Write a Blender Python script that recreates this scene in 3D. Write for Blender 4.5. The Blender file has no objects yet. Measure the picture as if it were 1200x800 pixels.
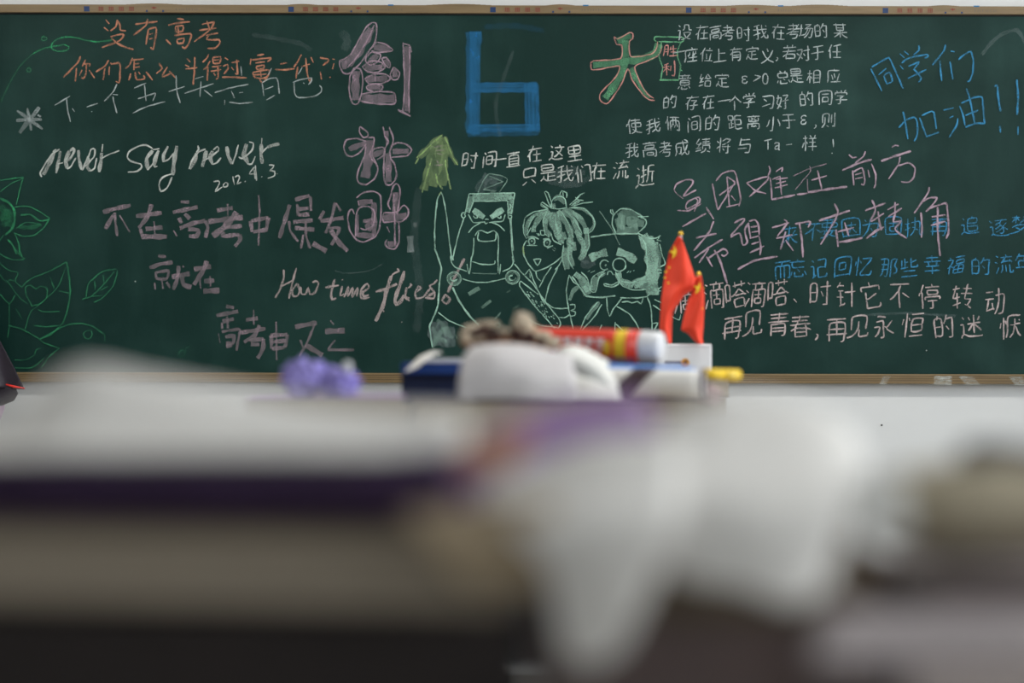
import bpy, bmesh, math, random
from mathutils import Vector, Matrix, noise
random.seed(7)
R = math.radians
S = bpy.context.scene
C = S.collection

# ------------------------------------------------------------------ camera
CAM_Y, CAM_Z, FPX = -7.0, 1.1, 2485.0
ROLL = R(0.12)
cd = bpy.data.cameras.new('camera')
cam = bpy.data.objects.new('camera', cd); C.objects.link(cam)
cam.location = (0, CAM_Y, CAM_Z)
cam.rotation_euler = (Matrix.Rotation(R(90), 3, 'X') @ Matrix.Rotation(ROLL, 3, 'Z')).to_euler()
cd.sensor_width = 36.0
cd.lens = FPX * 36.0 / 1200.0
cd.clip_start = 0.05
cd.dof.use_dof = True
cd.dof.focus_distance = 7.0
cd.dof.aperture_fstop = 1.8
cd.dof.aperture_blades = 0
S.camera = cam

# ------------------------------------------------------------------ sky, daylight, exposure
S.view_settings.view_transform = 'Standard'
S.view_settings.look = 'None'
S.view_settings.gamma = 1
S.view_settings.use_curve_mapping = False
S.view_settings.exposure = 0.0
w = bpy.data.worlds.new('overcast_sky'); S.world = w; w.use_nodes = True
bg = w.node_tree.nodes['Background']
bg.inputs[0].default_value = (0.80, 0.90, 1.0, 1)
bg.inputs[1].default_value = 0.7
S.cycles.transparent_max_bounces = 48

def daylight(x, y, z, sx, sy, rot, watts, col=(0.93, 0.97, 1.0)):  # window light; also builds the added ceiling lights
    l = bpy.data.lights.new('window_daylight', 'AREA'); l.shape = 'RECTANGLE'
    l.size = sx; l.size_y = sy; l.energy = watts; l.color = col
    o = bpy.data.objects.new('window_daylight', l); C.objects.link(o)
    o.location = (x, y, z); o.rotation_euler = rot
    return o
ROOM_L, ROOM_R, ROOM_B, ROOM_H = -3.9, 3.6, -9.2, 3.2
WINS = [(-1.9, 1.7), (-4.1, 1.7), (-6.3, 1.7)]
WATTS = [44, 76, 92]
for (wy, ww), wt in zip(WINS, WATTS):
    daylight(ROOM_R + 0.22, wy, 2.05, ww, 1.35, (0, R(90), 0), wt)

for lx, lw in ((-1.7, 34), (1.1, 31)):                 # unseen ceiling lights, added to brighten the upper wall
    o = daylight(lx, -1.9, ROOM_H - 0.12, 1.2, 0.25, (0, 0, 0), lw, (1.0, 0.98, 0.92)); o.name = 'added_ceiling_light'

# ------------------------------------------------------------------ helpers
def link(o, parent=None):
    C.objects.link(o)
    if parent is not None: o.parent = parent
    return o
def tag(o, label=None, cat=None, group=None, kind=None):
    if label: o['label'] = label
    if cat: o['category'] = cat
    if group: o['group'] = group
    if kind: o['kind'] = kind
    return o
def empty(name, loc=(0, 0, 0), rz=0.0, label=None, cat=None, group=None):
    o = bpy.data.objects.new(name, None); C.objects.link(o)
    o.location = loc; o.rotation_euler = (0, 0, rz); o.empty_display_size = 0.05
    return tag(o, label, cat, group)
def mesh_obj(name, verts, faces, mat, parent=None, smooth=False, uvs=None):
    me = bpy.data.meshes.new(name); me.from_pydata([tuple(v) for v in verts], [], faces); me.update()
    if mat: me.materials.append(mat)
    if smooth:
        for p in me.polygons: p.use_smooth = True
    return link(bpy.data.objects.new(name, me), parent)
def bm_obj(name, bm, mat, parent=None, smooth=False):
    bmesh.ops.recalc_face_normals(bm, faces=bm.faces)
    me = bpy.data.meshes.new(name); bm.to_mesh(me); bm.free()
    for m in (mat if isinstance(mat, (list, tuple)) else [mat]): me.materials.append(m)
    if smooth:
        for p in me.polygons: p.use_smooth = True
    return link(bpy.data.objects.new(name, me), parent)
def add_box(bm, x0, x1, y0, y1, z0, z1, bevel=0.0, seg=2, mi=0):
    b = bmesh.new()
    r = bmesh.ops.create_cube(b, size=1)
    for v in b.verts:
        v.co = Vector(((x0 + x1) / 2 + v.co.x * (x1 - x0), (y0 + y1) / 2 + v.co.y * (y1 - y0), (z0 + z1) / 2 + v.co.z * (z1 - z0)))
    if bevel > 0:
        bmesh.ops.bevel(b, geom=b.edges[:], offset=bevel, segments=seg, affect='EDGES', profile=0.6)
    vm = {v: bm.verts.new(v.co) for v in b.verts}
    for f in b.faces:
        nf = bm.faces.new([vm[v] for v in f.verts]); nf.material_index = mi
    b.free()
def box(name, x0, x1, y0, y1, z0, z1, mat, parent=None, bevel=0.0, seg=2):
    bm = bmesh.new(); add_box(bm, x0, x1, y0, y1, z0, z1, bevel, seg)
    return bm_obj(name, bm, mat, parent)
def tube_verts(path, radii, n=14, cap=True, bm=None, mi=0):
    """sweep a circle along path into bm"""
    rings = []
    up = Vector((0, 0, 1))
    for i, p in enumerate(path):
        p = Vector(p)
        t = (Vector(path[min(i + 1, len(path) - 1)]) - Vector(path[max(i - 1, 0)])).normalized()
        a = t.cross(up)
        if a.length < 1e-4: a = t.cross(Vector((1, 0, 0)))
        a.normalize(); b = t.cross(a)
        r = radii[i] if isinstance(radii, (list, tuple)) else radii
        rings.append([bm.verts.new(p + a * math.cos(k * 2 * math.pi / n) * r + b * math.sin(k * 2 * math.pi / n) * r) for k in range(n)])
    for i in range(len(rings) - 1):
        for k in range(n):
            f = bm.faces.new((rings[i][k], rings[i][(k + 1) % n], rings[i + 1][(k + 1) % n], rings[i + 1][k])); f.material_index = mi
    if cap:
        for q in (rings[0][::-1], rings[-1]):
            f = bm.faces.new(q); f.material_index = mi
def tube(name, path, radii, mat, parent=None, n=16, cap=True, smooth=True):
    bm = bmesh.new(); tube_verts(path, radii, n, cap, bm)
    o = bm_obj(name, bm, mat, parent, smooth)
    return o

# ------------------------------------------------------------------ materials
def new_mat(name):
    m = bpy.data.materials.new(name); m.use_nodes = True
    return m, m.node_tree.nodes, m.node_tree.links, m.node_tree.nodes['Principled BSDF']
def mat(name, col, rough=0.6, var=0.12, scale=8.0, bump=0.0, bscale=60.0, spec=0.4, stretch=(1, 1, 1), sheen=0.0, metal=0.0):
    m, N, L, P = new_mat(name)
    tc = N.new('ShaderNodeTexCoord'); mp = N.new('ShaderNodeMapping'); mp.inputs['Scale'].default_value = stretch
    L.new(tc.outputs['Object'], mp.inputs[0])
    n = N.new('ShaderNodeTexNoise'); n.inputs['Scale'].default_value = scale; n.inputs['Detail'].default_value = 6
    L.new(mp.outputs[0], n.inputs['Vector'])
    r = N.new('ShaderNodeValToRGB'); r.color_ramp.elements[0].position = 0.3; r.color_ramp.elements[1].position = 0.7
    r.color_ramp.elements[0].color = tuple(c * (1 - var) for c in col) + (1,)
    r.color_ramp.elements[1].color = tuple(min(1, c * (1 + var)) for c in col) + (1,)
    L.new(n.outputs['Fac'], r.inputs[0]); L.new(r.outputs[0], P.inputs['Base Color'])
    P.inputs['Roughness'].default_value = rough; P.inputs['Specular IOR Level'].default_value = spec
    P.inputs['Metallic'].default_value = metal
    if bump > 0:
        n2 = N.new('ShaderNodeTexNoise'); n2.inputs['Scale'].default_value = bscale; n2.inputs['Detail'].default_value = 4
        L.new(mp.outputs[0], n2.inputs['Vector'])
        b = N.new('ShaderNodeBump'); b.inputs['Strength'].default_value = bump; b.inputs['Distance'].default_value = 0.01
        L.new(n2.outputs['Fac'], b.inputs['Height']); L.new(b.outputs[0], P.inputs['Normal'])
    return m
def sr(r, g, b):
    f = lambda c: ((c / 255 + 0.055) / 1.055) ** 2.4 if c > 10 else c / 255 / 12.92
    return (f(r), f(g), f(b))

M_wall = mat('painted_plaster', (0.72, 0.73, 0.73), 0.85, 0.02, 3.0, 0.02, 30)
M_ceil = mat('ceiling_paint', (0.75, 0.75, 0.74), 0.9, 0.02)
M_floor = mat('terrazzo_floor', (0.30, 0.29, 0.27), 0.5, 0.2, 60)

# ------------------------------------------------------------------ the room
T = 0.2
s_ = lambda o: tag(o, kind='structure')
s_(box('floor', ROOM_L - T, ROOM_R + T, ROOM_B - T, T, -0.1, 0, M_floor))
s_(box('ceiling', ROOM_L - T, ROOM_R + T, ROOM_B - T, T, ROOM_H, ROOM_H + 0.1, M_ceil))
s_(box('wall_front', ROOM_L - T, ROOM_R + T, 0.0, T, 0, ROOM_H, M_wall))
s_(box('wall_back', ROOM_L - T, ROOM_R + T, ROOM_B - T, ROOM_B, 0, ROOM_H, M_wall))
def side_wall(name, xa, xb, holes, z0, z1):
    bm = bmesh.new()
    add_box(bm, xa, xb, ROOM_B, 0, 0, z0); add_box(bm, xa, xb, ROOM_B, 0, z1, ROOM_H)
    ys = [ROOM_B]
    for a, b in sorted(holes): ys += [a, b]
    ys.append(0)
    for i in range(0, len(ys), 2): add_box(bm, xa, xb, ys[i], ys[i + 1], z0, z1)
    return s_(bm_obj(name, bm, M_wall))
side_wall('wall_right', ROOM_R, ROOM_R + T, [(a - b / 2, a + b / 2) for a, b in WINS], 1.35, 2.75)
s_(box('wall_left', ROOM_L - T, ROOM_L, ROOM_B, 0, 0, ROOM_H, M_wall))

# ------------------------------------------------------------------ chalk
def chalk_mat(name, col, grain=1.0):
    m, N, L, P = new_mat(name)
    P.inputs['Base Color'].default_value = col + (1,); P.inputs['Roughness'].default_value = 0.95
    P.inputs['Specular IOR Level'].default_value = 0.1
    at = N.new('ShaderNodeAttribute'); at.attribute_name = 'dust'
    tc = N.new('ShaderNodeTexCoord')
    n = N.new('ShaderNodeTexNoise'); n.inputs['Scale'].default_value = 190; n.inputs['Detail'].default_value = 3
    n2 = N.new('ShaderNodeTexNoise'); n2.inputs['Scale'].default_value = 38; n2.inputs['Detail'].default_value = 3
    mp = N.new('ShaderNodeMapping'); mp.inputs['Scale'].default_value = (1.0, 1.0, 0.45)
    L.new(tc.outputs['Object'], mp.inputs[0]); L.new(mp.outputs[0], n2.inputs['Vector'])
    L.new(tc.outputs['Object'], n.inputs['Vector'])
    def mr(src, a, b, c, d):
        q = N.new('ShaderNodeMapRange'); L.new(src, q.inputs['Value'])
        for k, v in zip(('From Min', 'From Max', 'To Min', 'To Max'), (a, b, c, d)): q.inputs[k].default_value = v
        return q.outputs[0]
    g1 = mr(n.outputs['Fac'], 0.35, 0.62, 0.74, 1.10); g2 = mr(n2.outputs['Fac'], 0.35, 0.65, 0.68, 1.1)
    mu = N.new('ShaderNodeMath'); mu.operation = 'MULTIPLY'; L.new(g1, mu.inputs[0]); L.new(g2, mu.inputs[1])
    m2 = N.new('ShaderNodeMath'); m2.operation = 'MULTIPLY'; m2.use_clamp = True
    L.new(mu.outputs[0], m2.inputs[0]); L.new(at.outputs['Fac'], m2.inputs[1])
    L.new(m2.outputs[0], P.inputs['Alpha'])
    return m
CHALK = {
 'white': chalk_mat('white_chalk', (0.52, 0.60, 0.60)),
 'bright': chalk_mat('bright_white_chalk', (0.66, 0.70, 0.66)),
 'pink': chalk_mat('pink_chalk', (0.62, 0.40, 0.44)),
 'pinkwhite': chalk_mat('pale_pink_chalk', (0.60, 0.50, 0.49)),
 'mauve': chalk_mat('mauve_chalk', (0.40, 0.31, 0.355)),
 'violet': chalk_mat('lilac_chalk', (0.48, 0.355, 0.43)),
 'orange': chalk_mat('orange_chalk', (0.54, 0.25, 0.16)),
 'blue': chalk_mat('blue_chalk', (0.035, 0.20, 0.42)),
 'blueline': chalk_mat('light_blue_chalk', (0.06, 0.28, 0.50)),
 'green': chalk_mat('green_chalk', (0.05, 0.34, 0.15)),
 'mint': chalk_mat('mint_chalk', (0.40, 0.66, 0.53)),
 'lime': chalk_mat('yellow_green_chalk', (0.31, 0.45, 0.20)),
 'sgreen': chalk_mat('soft_green_chalk', (0.16, 0.44, 0.24)),
 'salmon': chalk_mat('salmon_chalk', (0.70, 0.34, 0.30)),
 'grey': chalk_mat('grey_blue_chalk', (0.26, 0.34, 0.34)),
}
BOARD_Y = -0.030            # front face of the writing surface
PPM = 355.0
def bpt(px, py, lift):
    """chalk layout in millimetres-like sheet units -> point on the board"""
    dx, dy = px - 600.0, py - 400.0
    c, s = math.cos(ROLL), math.sin(ROLL)
    dx, dy = dx * c - dy * s, dx * s + dy * c
    k = (-CAM_Y + BOARD_Y) / -CAM_Y
    return (dx / PPM * k, BOARD_Y - lift, CAM_Z - dy / PPM * k)
LIFT = [0.0003]
class Chalk:
    """collects strokes (sheet units) and builds them as one thin chalk layer"""
    def __init__(s): s.v = []; s.f = []; s.d = []; s.mi = []; s.mats = []
    def stroke(s, pts, col, w=2.0, a=0.9, jit=0.25, taper=0.55, smooth=True):
        pts = [Vector(p) for p in pts]
        if len(pts) < 2: return
        P = []
        if smooth and len(pts) > 2:
            n = len(pts)
            for i in range(n - 1):
                p0, p1, p2, p3 = pts[max(i - 1, 0)], pts[i], pts[i + 1], pts[min(i + 2, n - 1)]
                if i == 0: p0 = p1 + (p1 - p2)
                if i + 2 >= n: p3 = p2 + (p2 - p1)
                L = (p2 - p1).length; k = max(2, int(L / 2.2))
                k = min(k, 14)
                for j in range(k):
                    t = j / k
                    q = 0.5 * ((2 * p1) + (p2 - p0) * t + (2 * p0 - 5 * p1 + 4 * p2 - p3) * t * t + (3 * p1 - p0 - 3 * p2 + p3) * t ** 3)
                    P.append(p1.lerp(p2, t).lerp(q, 0.7))
            P.append(pts[-1])
        else:
            for i in range(len(pts) - 1):
                L = (pts[i + 1] - pts[i]).length; k = max(1, min(12, int(L / 4)))
                for j in range(k): P.append(pts[i].lerp(pts[i + 1], j / k))
            P.append(pts[-1])
        if col not in s.mats: s.mats.append(col)
        mi = s.mats.index(col)
        LIFT[0] += 0.0000025
        n = len(P); tot = sum((P[i + 1] - P[i]).length for i in range(n - 1)) or 1
        acc = 0; ph = random.random() * 9
        ed = 0.55 if w < 4 else 0.86
        offs = (-1, -ed, ed, 1); dd = (0.25, 1, 1, 0.25)
        base = len(s.v)
        for i, p in enumerate(P):
            if i: acc += (P[i] - P[i - 1]).length
            t = (P[min(i + 1, n - 1)] - P[max(i - 1, 0)])
            if t.length < 1e-6: t = Vector((1, 0))
            t.normalize(); nn = Vector((-t.y, t.x))
            e = min(1, (acc + 0.3 * w) / (1.3 * w), (tot - acc + 0.3 * w) / (1.3 * w))
            ww = w * 0.5 * (taper + (1 - taper) * e) * (1 + 0.18 * math.sin(ph + acc * 0.35)) 
            o = nn * (math.sin(ph * 3 + acc * 0.5) * jit * 0.5)
            av = a * (0.85 + 0.15 * math.sin(ph * 1.7 + acc * 0.21))
            for q, d in zip(offs, dd):
                s.v.append(bpt(*(p + o + nn * ww * q * 1.12), LIFT[0])); s.d.append(av * d)
        for i in range(n - 1):
            for k in range(3):
                a0 = base + i * 4 + k
                s.f.append((a0, a0 + 1, a0 + 5, a0 + 4)); s.mi.append(mi)
    def area(s, pts, col, w, a, step=None):
        """side-of-the-stick rubbing inside a closed outline: parallel strokes"""
        s.stroke(pts, col, w, a, jit=0.6, taper=0.85)
    def trace(s, org, sc, col, w, txt, a=0.9, smooth=True, taper=0.55):
        for part in txt.split(';'):
            part = part.strip()
            if not part: continue
            ww, aa = w, a
            if part[0] == '[':
                h, part = part[1:].split(']')
                h = h.split(','); ww = float(h[0]); aa = float(h[1]) if len(h) > 1 else a
            pts = []
            for q in part.split():
                x, y = q.split(','); pts.append((org[0] + float(x) / sc, org[1] + float(y) / sc))
            s.stroke(pts, col, ww, aa, smooth=smooth, taper=taper)
    def glyph(s, ch, cx, cy, wpx, hpx, col, w=1.7, a=0.9, rot=-8):
        st = GLYPH.get(ch)
        if not st: return
        sl = random.uniform(0.02, 0.22); rot += random.uniform(-4, 3); c_, s__ = math.cos(R(rot)), math.sin(R(rot))
        kx, ky = wpx * 1.06 / 65.0 * random.uniform(0.94, 1.06), hpx * 1.05 / 65.0 * random.uniform(0.94, 1.06)
        warp = [random.uniform(-1, 1) for _ in range(6)]
        for k in st:
            ox, oy = random.uniform(-.5, .5), random.uniform(-.5, .5)
            pts = []
            for i in range(0, len(k) - 1, 2):
                u, v = k[i] - 37.5, k[i + 1] - 42
                u2 = u + 2.6 * math.sin(v * 0.06 + warp[0] * 3) * warp[1] - v * sl
                v2 = v + 2.8 * math.sin(u * 0.05 + warp[2] * 3) * warp[3]
                x, y = u2 * kx, v2 * ky
                pts.append((cx + x * c_ - y * s__ + ox, cy + x * s__ + y * c_ + oy))
            s.stroke(pts, col, w, a, jit=0.2, smooth=len(pts) > 2)
    def build(s, name, parent, label=None):
        if not s.v: return None
        me = bpy.data.meshes.new(name); me.from_pydata(s.v, [], s.f)
        for c in s.mats: me.materials.append(CHALK[c])
        me.polygons.foreach_set('material_index', s.mi)
        at = me.attributes.new('dust', 'FLOAT', 'POINT'); at.data.foreach_set('value', s.d)
        me.update()
        o = link(bpy.data.objects.new(name, me), parent)
        if label: o['label'] = label
        return o
# centre lines of the characters written on the board: one list per stroke, x, y, x, y ...
GLYPH = {
 '0': [[28,28,25,24,18,23,14,26,11,32,10,50,13,57,17,61,25,61,30,55,32,42,32,35,28,28]],
 '>': [[10,30,34,39,36,42,11,53,9,56]],
 'T': [[24,60,24,23], [8,23,40,23]],
 'a': [[24,48,20,49,12,52,10,57,10,61,12,62,24,60], [29,62,26,62,24,60,24,40,20,38,12,38,8,40,8,43]],
 'ε': [[34,56,32,56,28,62,18,62,14,60,12,57,12,52,15,48], [32,36,27,32,22,31,14,33,12,36,12,40,15,44], [15,48,15,44], [15,48,26,48], [25,44,15,44]],
 '、': [[21,62,13,54]],
 '一': [[64,39,10,39]],
 '上': [[60,33,35,33], [11,64,64,64], [35,14,35,64]],
 '不': [[45,34,62,46], [12,48,22,42,32,32,36,30], [62,16,12,16], [37,67,36,30,41,17]],
 '与': [[22,21,59,21], [46,51,11,51], [24,13,23,16,19,38], [16,39,19,38,60,38,58,56,54,65,50,66,40,66,38,65]],
 '个': [[37,32,37,67], [38,16,38,13], [38,16,26,27,12,36], [38,16,54,30,62,36,66,36]],
 '为': [[40,41,46,50], [23,20,18,14], [44,66,54,66,57,64,60,52,60,28,12,28], [34,12,34,28,30,42,26,50,20,58,12,65]],
 '义': [[39,25,39,22,35,12], [65,66,62,66,44,56,31,44,26,36,18,20], [58,18,48,38,43,45,27,59,11,66]],
 '习': [[48,46,14,57], [46,66,54,66,58,62,60,17,14,17], [22,28,24,28,35,36]],
 '于': [[64,38,11,38], [38,16,38,64,34,66,26,66], [59,16,16,16]],
 '些': [[34,23,24,23], [57,51,18,51], [64,66,11,66], [14,19,14,41], [43,25,48,24,59,20,62,20], [24,12,24,40], [64,34,64,38,62,40,45,40,43,38,43,12], [10,42,35,39]],
 '们': [[33,13,38,21], [10,39,11,35,16,32], [16,32,16,25,22,12], [16,32,16,34,16,67], [29,25,29,67], [44,14,62,14,62,64,61,66,54,67]],
 '任': [[18,30,14,31,10,37], [46,18,46,64], [64,40,27,40], [30,64,64,64], [62,15,58,14,46,18,30,20], [25,13,20,24,18,30,19,67]],
 '位': [[39,56,36,34], [18,31,14,32,10,38], [62,24,31,24], [46,18,45,12], [52,64,57,33], [28,64,64,64], [26,12,24,13,19,24,18,31,18,67]],
 '使': [[18,30,14,30,9,38], [28,20,64,20], [46,44,30,44,30,30,62,30,62,44,46,44], [66,66,62,67,48,63,32,51], [24,12,18,24,18,30,18,67], [26,66,28,67,38,62,41,59,44,52,46,12]],
 '俩': [[28,56,33,56,38,44], [57,54,53,44,50,44], [45,56,50,44], [38,44,41,44,43,48], [16,30,20,12], [16,30,12,32,10,36,10,40], [16,30,17,32,17,67], [50,16,50,44], [64,16,26,16], [38,44,39,16], [28,67,28,30,62,30,62,65,60,66,55,66,52,65]],
 '停': [[37,67,45,66,46,51], [23,13,18,25,16,31], [18,67,18,32,16,31], [16,31,12,32,10,38], [64,48,64,42,28,42,27,48], [44,12,46,18], [46,34,34,34,33,25,58,26,58,34,46,34], [64,18,28,18], [58,50,33,50]],
 '再': [[62,16,12,16], [18,39,57,39], [64,52,10,52], [37,16,37,52], [48,68,56,66,57,27,18,27,18,67]],
 '则': [[49,18,49,52], [38,64,30,58], [52,66,58,66,61,64,61,13], [37,50,37,16,14,16,14,50], [11,66,15,64,23,54,25,46,25,25]],
 '动': [[20,33,14,58], [13,18,33,18], [30,42,33,54], [34,33,10,33], [40,27,64,27,62,59,60,65,56,66,50,66,49,65], [50,12,49,35,46,51,42,60,38,66], [14,58,33,54,34,54,35,57]],
 '只': [[12,66,19,62,26,55], [62,66,49,54,45,52], [38,42,18,42,18,17,57,18,57,41,56,42,38,42]],
 '同': [[23,26,52,26], [12,67,13,16,62,16,62,65,60,67,56,68,50,66], [26,54,48,54,48,38,27,38,26,58]],
 '嗒': [[36,38,30,42,23,42], [66,41,64,42,58,38], [59,65,58,50,34,50,34,65], [59,65,34,65], [30,19,64,19], [55,12,55,24], [38,12,38,24], [12,49,22,49,23,42,23,18,12,18,12,54], [58,38,49,30,45,28,36,37,38,40,56,40,58,38]],
 '回': [[12,64,62,64], [46,49,27,49,26,30,28,30,46,30,47,48,46,49], [12,67,13,15,62,15,62,67]],
 '因': [[36,40,32,50,26,55,22,56], [36,40,40,42,52,56], [12,64,62,64], [21,32,53,32], [12,67,13,14,62,15,62,67], [36,40,38,22]],
 '固': [[62,64,62,15,13,15,13,64], [62,64,13,64], [37,41,26,42,26,54,48,54,49,42,37,41], [22,30,54,30], [37,23,37,41]],
 '在': [[10,46,15,42,19,42], [32,13,30,22], [46,30,46,66], [63,66,28,66], [31,43,60,43], [12,22,63,22], [20,66,19,42,21,35,26,28,27,22]],
 '场': [[18,54,34,52,40,43,44,33], [33,67,42,58,48,50,52,42,54,33], [52,16,52,20,39,28,38,32], [33,34,38,32], [38,32,38,33,63,33,60,62,58,66,52,67,49,65], [10,28,25,28], [11,57,18,54,18,14], [32,15,56,16]],
 '好': [[64,40,36,40], [38,17,60,18,59,22,51,30,50,32,50,65,48,67,42,68], [11,66,18,60,25,48,30,26,10,26], [30,60,22,52,12,44,17,26,18,12]],
 '存': [[32,13,30,20], [34,32,57,33], [12,45,18,42], [29,50,64,50], [57,33,56,36,48,42,47,44,46,66,38,68,34,66], [12,20,63,20], [28,21,18,42,19,67]],
 '学': [[36,12,38,17,38,23], [60,12,56,14,52,22], [22,23,22,18,19,14], [64,49,11,49], [48,34,46,38,38,42,37,44,36,66,26,67], [62,31,62,23,52,22,12,23,12,31], [54,34,22,34]],
 '它': [[36,12,38,20], [53,38,51,38,30,46,22,46], [60,57,60,61,56,65,25,65,22,63,22,60,22,32], [12,30,13,21,38,20,61,21,61,30]],
 '定': [[36,12,38,19], [22,42,20,53], [56,48,37,48], [54,32,21,32], [37,64,37,32], [62,28,62,20,38,19,12,20,12,28], [14,64,18,54,20,53,22,54,30,62,32,64,43,66,64,66]],
 '对': [[46,50,40,40], [26,44,29,37,32,21,12,21], [26,44,26,49], [26,44,22,44,14,35], [12,66,17,61,24,50,26,49], [26,49,30,51,34,57,33,59], [56,12,56,64,56,66,53,67,48,67,45,65], [64,28,38,28]],
 '将': [[47,12,45,16], [32,38,43,34,46,31], [22,44,18,46,10,52], [22,30,16,29,12,23], [42,59,36,52], [30,44,64,44], [56,36,56,65,54,67,48,68], [22,67,22,12], [30,24,32,24,41,18,45,16,60,18,60,21,54,27,50,30,46,31]],
 '小': [[27,67,34,67,37,65,38,14], [21,28,20,28,16,44,10,52], [54,28,64,48,64,51,64,56]],
 '年': [[26,12,24,14,22,20], [21,52,22,34,60,34], [40,20,40,67], [10,52,64,52], [12,32,20,22,22,20,61,20]],
 '幸': [[24,30,24,36,26,39,26,44], [50,30,51,36,48,44], [12,56,62,56], [57,19,17,19], [64,30,10,30], [37,67,37,44], [37,12,37,30], [59,44,16,44]],
 '应': [[25,34,30,49,30,53], [47,64,60,30], [43,48,39,32,40,30], [39,12,41,20], [21,64,64,64], [63,20,15,21,14,50,10,66]],
 '座': [[56,28,54,36], [60,39,54,36], [37,11,40,12,42,18], [42,43,48,43,54,36], [29,28,28,36], [20,66,64,66], [60,52,24,52], [42,66,42,26], [64,19,14,19,14,48,10,66], [21,44,26,36,30,36]],
 '忆': [[12,25,10,38], [58,19,57,23,36,48,32,55,30,60,32,64,37,65,58,65,60,64,62,62,64,53], [24,23,28,31], [19,67,19,12], [32,18,58,19,62,18]],
 '忘': [[34,44,42,52], [25,51,25,62,26,65,51,65,53,61,52,57], [16,51,12,62], [58,50,64,62], [59,37,20,37,20,20], [38,19,36,12], [62,20,11,20]],
 '总': [[12,62,15,52], [25,13,29,19,29,25], [50,13,46,20,46,25], [44,54,36,48], [53,62,52,65,49,66,27,66,26,62,26,52], [58,51,64,62], [46,25,19,26,20,42,54,42,56,40,56,26,46,25]],
 '恒': [[12,25,10,38], [24,23,27,30], [64,64,30,64], [63,16,32,16], [18,67,18,12], [60,40,35,40], [60,40,60,27,35,27,35,54,60,54,60,40]],
 '恹': [[50,38,52,36,64,36], [12,25,9,38], [64,66,58,58,52,43,50,40], [38,36,50,38], [50,40,48,42,47,50,44,58,36,67], [32,32,27,31,24,22], [61,28,59,25], [18,67,18,12], [50,40,50,22], [26,66,30,52,32,15,64,15]],
 '意': [[34,53,34,50], [34,53,40,56], [55,42,20,42], [26,16,27,27], [48,27,50,16], [57,56,62,64], [18,57,12,66], [26,57,26,65,28,66,48,66,50,62], [37,12,38,16], [12,27,63,27], [60,16,14,16], [55,42,54,34,20,34,20,50,54,50,55,42]],
 '成': [[60,23,60,18,52,12,50,13], [48,56,48,51], [61,32,59,34,52,48,48,51], [16,36,32,36,31,56,30,58,23,58], [10,66,15,52,16,23,64,23], [42,12,46,44,48,51], [34,66,48,56,55,65,60,66,63,65,64,62,64,56,63,54]],
 '我': [[49,51,52,50,60,40,62,39], [49,55,37,63,34,64], [61,22,57,17], [24,16,24,65,22,67,16,67], [64,32,10,32], [37,44,10,50,10,52], [49,51,48,50,44,31,44,13], [12,18,34,14], [49,51,49,55,54,64,57,66,61,67,64,66,65,57,64,54]],
 '执': [[32,40,40,42], [49,50,40,46], [31,26,56,26,56,61,59,66,63,66,65,62,64,58], [25,26,10,26], [12,67,18,66,18,12], [26,66,35,58,40,46,41,34,41,12], [10,46,18,44,26,41]],
 '时': [[28,36,12,36], [39,36,46,48], [56,13,56,64,55,66,45,66], [36,25,64,25], [12,60,12,18,28,18,28,55,12,56]],
 '春': [[30,34,31,26], [52,64,22,64], [10,35,25,35,26,36], [52,54,22,54], [14,17,60,17], [26,36,23,44,22,64], [16,26,58,26], [34,26,36,12], [49,36,52,45,52,64], [10,50,23,44,52,45,64,50], [26,36,30,34,64,35]],
 '是': [[60,52,38,52], [11,66,20,56], [22,47,21,48,20,56], [18,23,56,23], [38,64,38,41], [11,40,64,40], [18,23,18,14,56,14,56,32,18,32,18,23], [20,56,30,63,38,66,63,66,66,64]],
 '有': [[23,36,19,37,14,42], [24,32,28,20], [34,12,32,13,30,20], [24,44,56,44], [24,54,56,54], [63,20,11,20], [46,67,55,66,56,32,24,32,23,36,24,67]],
 '来': [[49,36,51,35,57,26], [40,42,41,41,64,41], [40,42,52,56,61,62,66,63], [37,42,18,60,11,63], [24,34,20,26], [60,20,14,20], [37,12,37,67], [40,42,34,41,10,41]],
 '某': [[65,64,62,64,52,60,44,54,42,49], [33,49,32,48,10,48], [33,49,30,54,21,60,12,65,10,64], [22,28,51,28], [42,49,42,48,64,48], [11,18,64,18], [33,49,42,49], [51,12,51,38,37,38,23,38,22,12], [37,67,37,38]],
 '样': [[26,42,26,41,24,36,18,34], [10,55,10,52,14,40,18,38], [19,67,19,38,18,38], [37,13,40,18,40,24], [55,24,60,13], [64,52,31,52], [48,24,48,67], [35,38,60,38], [10,24,26,24], [18,38,19,12], [62,24,33,24]],
 '梦': [[35,32,38,33,46,24,50,24], [37,58,36,56,28,52,24,52], [37,58,36,60,26,64,15,67,11,66], [50,36,50,24,50,24], [51,20,50,12], [33,42,34,39,36,38], [22,12,22,36], [40,18,48,18,61,31,66,33], [14,50,30,43,54,44,52,49,46,55,41,58,37,58], [10,18,33,18], [64,18,54,18,50,24], [32,30,27,24,22,23,19,24,10,33]],
 '永': [[46,19,27,12,24,14], [19,26,37,26,38,38], [28,67,34,67,37,65,38,38,38,38], [38,38,46,44], [11,62,19,55,26,42,25,38,11,38], [64,62,60,60,52,54,46,48,46,44], [46,44,49,42,62,31]],
 '流': [[33,43,32,58,26,66], [14,14,21,19], [18,35,12,32,9,32], [44,12,46,20], [44,64,44,43], [34,34,34,30,40,25,40,20], [12,65,22,48], [66,60,64,66,58,66,56,66,56,43], [58,33,56,28], [64,20,28,20], [63,38,60,34,58,33,34,34,28,37]],
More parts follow.
